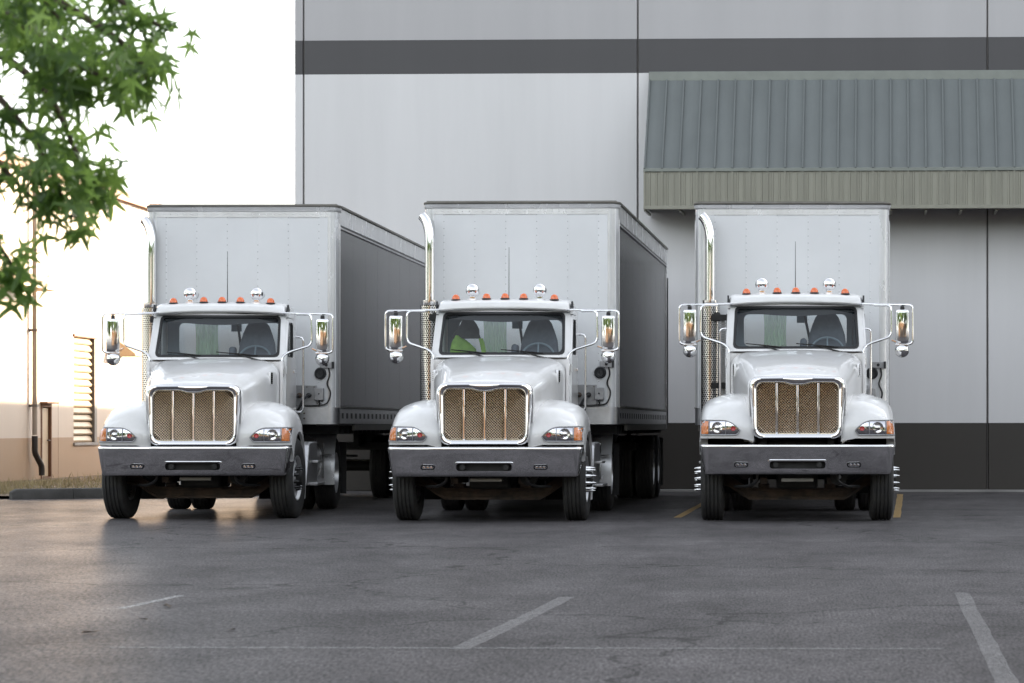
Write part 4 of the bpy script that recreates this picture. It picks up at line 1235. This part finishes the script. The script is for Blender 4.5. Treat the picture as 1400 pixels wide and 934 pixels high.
    for y in (8.3, 9.5):
        MB().tube([(-.9, y, .52), (.9, y, .52)], .075, 10).build('trailer_axle', 'chassis', t)
        for s in (-1, 1): dual_wheel_at(t, s * 1.12, y, .52)
    MB().lathe([(.001, -.05), (.10, -.05), (.115, 0), (.10, .05), (.001, .05)], (-.1, 7.7, .62), 'y', 18).build('brake_chamber', 'aluminium', t)
    for s in (-1, 1): MB().box(*sorted((s * .70, s * 1.28)), 10.22, 10.24, .18, 1.0).build('mud_flap', 'black_plastic', t)
    MB().box(-1.1, 1.1, 10.36, 10.46, .52, .62).box(-.72, -.64, 10.38, 10.44, .6, 1.2).box(.64, .72, 10.38, 10.44, .6, 1.2).build('underride_guard', 'rail_dull', t)
    return t

tp = make_tractor()
rp = make_trailer()
index_children()
def yaw(tn): return -math.atan(tn)
TR = [  # bumper centre pixel, yaw tan, lift, label, trailer px, trailer yaw tan, trailer label
    (263.0, 36.8, -.03, -.012, 'white conventional tractor truck standing leftmost, dark wheel nuts, beside the low cream building',
     331.5, .006, .0, 'pale box trailer with dark grey side behind the leftmost tractor truck'),
    (661.5, 36.0, .020, 0.0, 'white conventional tractor truck in the middle with a green and dark jacket in its cab',
     712.5, .0285, .0, 'pale box trailer with dark grey side behind the middle tractor truck'),
    (1090.5, 36.05, .0, .08, 'white conventional tractor truck standing rightmost, its hood raised off the bumper',
     1083.5, -.002, -.02, 'pale box trailer seen square on behind the rightmost tractor truck, under the awning'),
]
trucks = []
for i, (px, Z, tn, lift, lab, tpx, ttn, tdz, tlab) in enumerate(TR):
    o = tp if i == 0 else copy_tree(tp)
    o.location = ((px - PPX) / FPX * Z, Z, 0); o.rotation_euler = (0, 0, yaw(tn))
    tag(o, lab, 'truck', 'tractor trucks parked in a row')
    r_ = rp if i == 0 else copy_tree(rp)
    TZf = (40.4, 39.8, 39.8)[i]
    r_.location = ((tpx - PPX) / FPX * TZf, TZf, tdz * .5); r_.rotation_euler = (0, 0, yaw(ttn))
    tag(r_, tlab, 'trailer', 'box trailers parked in a row')
    trucks.append((o, r_, lift))
index_children()
for o, r_, lift in trucks:
    for c in KIDS[o.name]:
        if c.get('rides'): c.location.z += lift
        if 'bumper' in c.name and lift > .05: c.location.z += .03
for o in list(bpy.data.objects):
    if 'rides' in o: del o['rides']
for w in KIDS[trucks[0][0].name]:          # wheels turned a little
    if w.name.startswith('wheel') and w.location.y < 2: w.rotation_euler.z += R(-4)
# dark nut covers on the leftmost truck
for w in KIDS[trucks[0][0].name]:
    if w.name.startswith('wheel'):
        for c in KIDS.get(w.name, []):
            if c.name.startswith('lug_nut'):
                c.material_slots[0].link = 'OBJECT'; c.material_slots[0].material = MAT['black_gloss']; c.scale = (.78, 1.25, 1.25)
# a fragment of door lettering on the leftmost truck
cu = bpy.data.curves.new('door_lettering', 'FONT'); cu.body = 'S'; cu.size = .16; cu.extrude = .001
tmp = bpy.data.objects.new('tmp_text', cu); COL.objects.link(tmp)
dg = bpy.context.evaluated_depsgraph_get()
lm = bpy.data.meshes.new_from_object(tmp.evaluated_get(dg)); bpy.data.objects.remove(tmp)
lm.materials.clear(); lm.materials.append(MAT['black_gloss'])
for d in KIDS[trucks[0][0].name]:
    if d.name.startswith('door') and max(v.co.x for v in d.data.vertices) > 0:
        link('door_lettering', lm, d, (.926, 2.62, 1.30), (R(90), 0, R(90)))

# pale green cloth hanging in each cab, a jacket over the middle truck's passenger seat
def in_cab(o, truck, lift):
    o.location = truck.location + Vector((0, 0, lift)); o.rotation_euler = truck.rotation_euler
for i, (o, r_, lift) in enumerate(trucks):
    xc, wd = (-.30, -.20, -.27)[i], (.16, .16, .155)[i]
    rows = []
    rg = random.Random(i)
    for j in range(9):
        k = j / 8; z = 2.63 - .46 * k
        rows.append([Vector((xc + wd * (-1 + 2 * q / 16) * (1 - .06 * math.sin(k * 3)), 2.98 + .018 * math.sin(q * 1.9 + k * 1.5) + .02 * k, z)) for q in range(17)])
    cl = MB().loft(rows, False).build('hanging_cloth', 'sheer_green', smooth=70)
    in_cab(cl, o, lift)
    tag(cl, ('pale green sheer cloth hanging in the cab of the leftmost truck', 'pale green sheer cloth hanging beside the jacket in the middle truck cab', 'pale green sheer cloth hanging in the cab of the rightmost truck')[i], 'cloth', 'green cloths hanging in the cabs')
    bar = MB().box(xc - .06, xc + .06, 2.97, 2.99, 2.605, 2.635).build('cloth_clip', 'hivis_yellow', cl)
jk = empty('jacket'); in_cab(jk, trucks[1][0], 0)
tag(jk, 'dark hooded jacket with bright green lower half in the middle truck cab', 'jacket')
def blob(cx, prof, m, name, ph):
    rings = []
    for z, wx, wy, dx, dy in prof:
        rings.append([Vector((cx + dx + wx * math.cos(a) * (1 + .08 * math.sin(3 * a + ph + z * 20)), 2.80 + dy + wy * math.sin(a), z)) for a in [2 * math.pi * q / 18 for q in range(18)]])
    MB().loft(rings, True, True).build(name, m, jk, smooth=70)
blob(-.56, [(2.36, .20, .08, 0, 0), (2.42, .175, .085, .01, 0), (2.48, .15, .08, .02, 0), (2.54, .115, .07, .02, .0), (2.59, .085, .06, .015, 0), (2.63, .05, .04, .01, 0), (2.645, .02, .02, .01, 0)], 'jacket_dark', 'hood_and_shoulders', .4)
blob(-.60, [(1.95, .20, .09, 0, -.01), (2.10, .19, .092, 0, -.012), (2.22, .17, .092, -.01, -.012), (2.30, .125, .09, -.03, -.012), (2.36, .07, .088, -.06, -.012), (2.40, .03, .07, -.08, -.01)], 'hivis_yellow', 'bright_panel', 2.0)
MB().loft([[Vector((-.36 + dx, 2.71, z)), Vector((-.30 + dx, 2.70, z)), Vector((-.30 + dx, 2.73, z)), Vector((-.36 + dx, 2.74, z))] for z, dx in ((1.98, .02), (2.15, .015), (2.28, -.01), (2.36, -.03))], True, True).build('sleeve', 'hivis_yellow', jk)

# ------------------------------------------------------------------ the sweetgum tree at the left (trunk just outside the picture)
def leaf_variant(seed, size=1.0):
    """five-pointed star leaf with a stalk, gently folded; base of the blade at the origin, tip towards -z"""
    rg = random.Random(seed)
    tips = [(-128, .60), (-62, .92), (0, 1.0), (62, .92), (128, .60)]
    pts = [(0.0, .04)]
    ring = []
    for i, (a, l) in enumerate(tips):
        l *= rg.uniform(.9, 1.08); a += rg.uniform(-6, 6)
        if i: 
            am = (tips[i - 1][0] + a) / 2
            ring.append((am, .235 * rg.uniform(.9, 1.1)))
        w = 12.5
        ring.append((a - w, l * .50)); ring.append((a - w * .42, l * .80)); ring.append((a, l)); ring.append((a + w * .42, l * .80)); ring.append((a + w, l * .50))
    sc = .095 * size
    vs_ = [Vector((0, 0, 0))]
    for a, l in ring:
        x, z = math.sin(R(a)) * l, -math.cos(R(a)) * l
        y = -.28 * l * l + .22 * abs(x) + rg.uniform(-.03, .03)
        vs_.append(Vector((x * sc, y * sc, z * sc)))
    fs = [(0, i, i + 1) for i in range(1, len(ring))]
    n0 = len(vs_)
    st = .8 * sc
    vs_ += [Vector((-.0016, 0, 0)), Vector((.0016, 0, 0)), Vector((.0012, -.1 * sc, st)), Vector((-.0012, -.1 * sc, st))]
    fs.append((n0, n0 + 1, n0 + 2, n0 + 3))
    return vs_, fs
LV = [leaf_variant(s) for s in range(6)]
LEAF_ME = []
for q, (v_, f_) in enumerate(LV):
    me = bpy.data.meshes.new('leaf'); me.from_pydata([tuple(p) for p in v_], [], f_)
    me.polygons.foreach_set('use_smooth', [True] * len(me.polygons)); me.materials.append(MAT['leaf_green']); LEAF_ME.append(me)

TX, TY = -5.6, 12.6
tree = empty('sweetgum_tree', (TX, TY, 0), 0, 'leafy green sweetgum tree with star shaped leaves hanging in at the upper left', 'tree')
rg = random.Random(21)
def limb(pts, r0, r1, name, par):
    P = catmull([Vector(p) for p in pts], 5)
    n = len(P)
    return MB().tube(P, [r0 + (r1 - r0) * i / (n - 1) for i in range(n)], 9).build(name, 'bark', par, smooth=70)
trunk = MB().tube(catmull([(0, 0, -.1), (.02, 0, .6), (-.02, .03, 1.6), (.05, 0, 2.8), (.02, -.03, 4.2), (.08, .02, 5.6), (.06, 0, 7.0), (.1, .03, 8.0)], 5), [.21 * (1 - i / 36) ** .8 + .02 + (.10 if i == 0 else .03 if i < 3 else 0) for i in range(36)], 12).build('trunk', 'bark', tree, smooth=70)
leaves = []        # (point, outward dir)
def spray(pts, r0, nl, spread, name='branch', droop=.5, start=.12):
    P = catmull([Vector(p) for p in pts], 6)
    n = len(P)
    MB().tube(P, [r0 * (1 - .85 * i / (n - 1)) + .002 for i in range(n)], 6).build(name, 'bark', tree, smooth=70)
    for _ in range(int(nl * 1.05)):
        k = rg.uniform(start, 1.0) ** .8 * (n - 1)
        i = min(int(k), n - 2)
        p = P[i].lerp(P[i + 1], k - i)
        d = Vector((rg.gauss(0, 1), rg.gauss(0, 1), rg.gauss(-droop, .8)))
        d.normalize()
        leaves.append((p + d * spread * rg.uniform(.15, 1.0), d))
def L(px, py, Z):          # a point of the place, relative to the trunk base
    p = at(px, py, Z); return Vector((p.x - TX, p.y - TY, p.z))
# drooping branches that reach into view
spray([(0.05, 0, 4.6), L(-160, -260, 12.4), L(-20, -150, 12.2), L(90, -60, 12.0), L(165, 0, 11.9), L(228, 42, 11.9)], .035, 62, .16, start=.45)
spray([(0.05, 0, 4.2), L(-150, -140, 12.6), L(0, -40, 12.5), L(110, 20, 12.4), L(185, 75, 12.3), L(205, 125, 12.3)], .03, 92, .19, start=.4)
spray([(0.03, 0, 3.9), L(-120, -60, 12.2), L(10, 20, 12.0), L(90, 80, 11.9), L(150, 110, 11.9)], .03, 95, .22, start=.4)
spray([(0.02, 0, 3.6), L(-130, 30, 12.7), L(-10, 70, 12.7), L(65, 130, 12.7), L(105, 210, 12.7), L(128, 250, 12.7)], .026, 95, .20, start=.4)
spray([(0.02, 0, 3.4), L(-130, 60, 12.3), L(-30, 110, 12.1), L(30, 170, 12.0), L(70, 235, 12.0), L(85, 268, 12.0)], .024, 80, .17, start=.4)
spray([(0.0, 0, 3.1), L(-140, 140, 12.4), L(-50, 170, 12.2), L(0, 225, 12.2), L(50, 275, 12.1), L(110, 300, 12.1)], .02, 34, .12, start=.5)
spray([(0.0, 0, 2.9), L(-150, 190, 12.4), L(-70, 240, 12.2), L(-20, 310, 12.2), L(15, 360, 12.2), L(30, 395, 12.2)], .02, 40, .12, start=.5)
spray([(0.03, 0, 4.0), L(-150, -30, 12.8), L(-40, -10, 12.9), L(40, 20, 13.0), L(90, 55, 13.0)], .025, 90, .24, start=.35)
spray([(0.03, 0, 4.4), L(-150, -150, 11.6), L(-30, -80, 11.4), L(40, -20, 11.3), L(80, 25, 11.3)], .025, 70, .22, start=.35)
# the rest of the crown, outside the picture
for _ in range(34):
    z0 = rg.uniform(2.8, 7.4); a = rg.uniform(0, 6.28); ln = rg.uniform(1.3, 2.6) * (1.15 - abs(z0 - 4.8) / 5)
    if math.cos(a) > .35 and z0 < 4.6: a += math.pi
    c, s = math.cos(a), math.sin(a)
    spray([(0.03, 0, z0), (c * ln * .4, s * ln * .4, z0 + .35), (c * ln * .8, s * ln * .8, z0 + .3), (c * ln, s * ln, z0 - .15)], .03, 95, .34, start=.25)
def leaf_xform(p, d):
    yaw_ = rg.uniform(0, 6.28); tilt = rg.gauss(.25, .55); roll = rg.gauss(0, .5)
    return Matrix.Translation(p) @ Matrix.Rotation(yaw_, 4, 'Z') @ Matrix.Rotation(tilt, 4, 'X') @ Matrix.Rotation(roll, 4, 'Y') @ Matrix.Scale(rg.uniform(.75, 1.2), 4)
seen = []; rest = []
for p, d in leaves:
    w = p + Vector((TX, TY, 0))
    ix, iy = PPX + FPX * w.x / w.y, PPY - FPX * (w.z - CAM_H) / w.y
    (seen if (-12 < ix < 260 and -12 < iy < 430) else rest).append((p, d))
seen.sort(key=lambda q: q[0].y)
for j, (p, d) in enumerate(seen):
    if j < 300:
        o = link('leaf', LEAF_ME[j % 6], tree); o.matrix_local = leaf_xform(p, d)
    else: rest.append((p, d))
cr = MB()
for j, (p, d) in enumerate(rest):
    M_ = leaf_xform(p, d); v_, f_ = LV[j % 6]
    cr.add([M_ @ x for x in v_], f_)
me = bpy.data.meshes.new('crown'); me.from_pydata([tuple(p) for p in cr.v], [], cr.f); me.polygons.foreach_set('use_smooth', [True] * len(me.polygons)); me.materials.append(MAT['leaf_green'])
tag(link('crown', me, tree), kind='stuff')

# ------------------------------------------------------------------ trees across the lot behind the camera, mirrored in the chrome and glass
def far_tree(seed):
    rg = random.Random(seed)
    t = empty('lot_tree')
    MB().tube(catmull([(0, 0, -.1), (.05, .02, 1.5), (-.05, 0, 3.2), (.05, .05, 5.0), (0, 0, 6.6)], 4), [.24 - .19 * i / 16 for i in range(17)], 8).build('trunk', 'bark', t, smooth=70)
    cr = MB()
    blobs = []
    for _ in range(16):
        a = rg.uniform(0, 6.28); rr = rg.uniform(.3, 2.4); z = rg.uniform(2.9, 7.6)
        blobs.append((Vector((rr * math.cos(a), rr * math.sin(a), z)), rg.uniform(.7, 1.25)))
    for i in range(3400):
        c, r_ = blobs[i % len(blobs)]
        d = Vector((rg.gauss(0, 1), rg.gauss(0, 1), rg.gauss(0, .8))).normalized()
        p = c + d * r_ * rg.uniform(.6, 1.05)
        u = Vector((rg.gauss(0, 1), rg.gauss(0, 1), rg.gauss(0, 1))).normalized(); w = u.orthogonal().normalized()
        s = rg.uniform(.16, .34)
        cr.add([p + u * s, p + w * s * .6, p - u * s, p - w * s * .6], [(0, 1, 2, 3)])
    tag(cr.build('crown', 'far_leaf', t, smooth=0), kind='stuff')
    return t
ft = far_tree(5)
index_children()
spots = []
rg = random.Random(9)
for i in range(13):
    spots.append((-46 + i * 7.6 + rg.uniform(-1.5, 1.5), -27 + rg.uniform(-4, 3) + abs(i - 6) * 1.2, rg.uniform(1.55, 2.1), rg.uniform(0, 6.28)))
for i in range(6):
    for s_ in (-1, 1): spots.append((s_ * (33 + rg.uniform(-2, 4)), -12 + i * 10.5 + rg.uniform(-2, 2), rg.uniform(1.5, 2.0), rg.uniform(0, 6.28)))
for i, (x, y, sc, rz) in enumerate(spots):
    o = ft if i == 0 else copy_tree(ft)
    o.location = (x, y, 0); o.rotation_euler = (0, 0, rz); o.scale = (sc, sc, sc * .95)
    tag(o, 'green tree across the lot, showing only as a reflection in the trucks\' chrome', 'tree', 'trees mirrored in the chrome')
sbd = empty('storage_building', (2, -13, 0), 0, 'tan block building across the lot, showing only as a golden reflection in the chrome', 'building')
MB().box(-22, 20, -8, 0, 0, 5.6).build('wall', 'tan_block', sbd)
MB().box(-22.3, 20.3, -8.3, .3, 5.603, 5.9).build('roof', 'roof_membrane', sbd)
for x in (-18, -10, -2, 6, 14): MB().box(x, x + 3, .002, .06, 0, 3.6).build('roller_door', 'pipe_grey', sbd)

# fallen leaves lying on the asphalt
fl_me = MB().add([(-.055, 0, .004), (-.02, -.028, .016), (.03, -.022, .010), (.06, .004, .022), (.02, .030, .012), (-.03, .022, .018), (0, 0, .008)], [(6, 0, 1), (6, 1, 2), (6, 2, 3), (6, 3, 4), (6, 4, 5), (6, 5, 0)]).mesh('fallen_leaf', 'bark', 0)
for px, py, rz, sc, where in ((123, 867, .4, 1.0, 'nearest the lower left corner'), (230, 831, 1.9, 1.1, 'beyond the short worn line at the left'), (196, 848, 2.6, .7, 'left of the short worn line, smallest'), (316, 863, 5.2, .8, 'rightmost of the four')):
    Z = CAM_H * FPX / (py - PPY)
    p = at(px, py, Z)
    o = link('fallen_leaf', fl_me, None, (p.x, p.y, .002), (0, 0, rz)); o.scale = (sc, sc, sc)
    tag(o, 'dark curled fallen leaf on the asphalt, ' + where, 'leaf', 'fallen leaves on the asphalt')
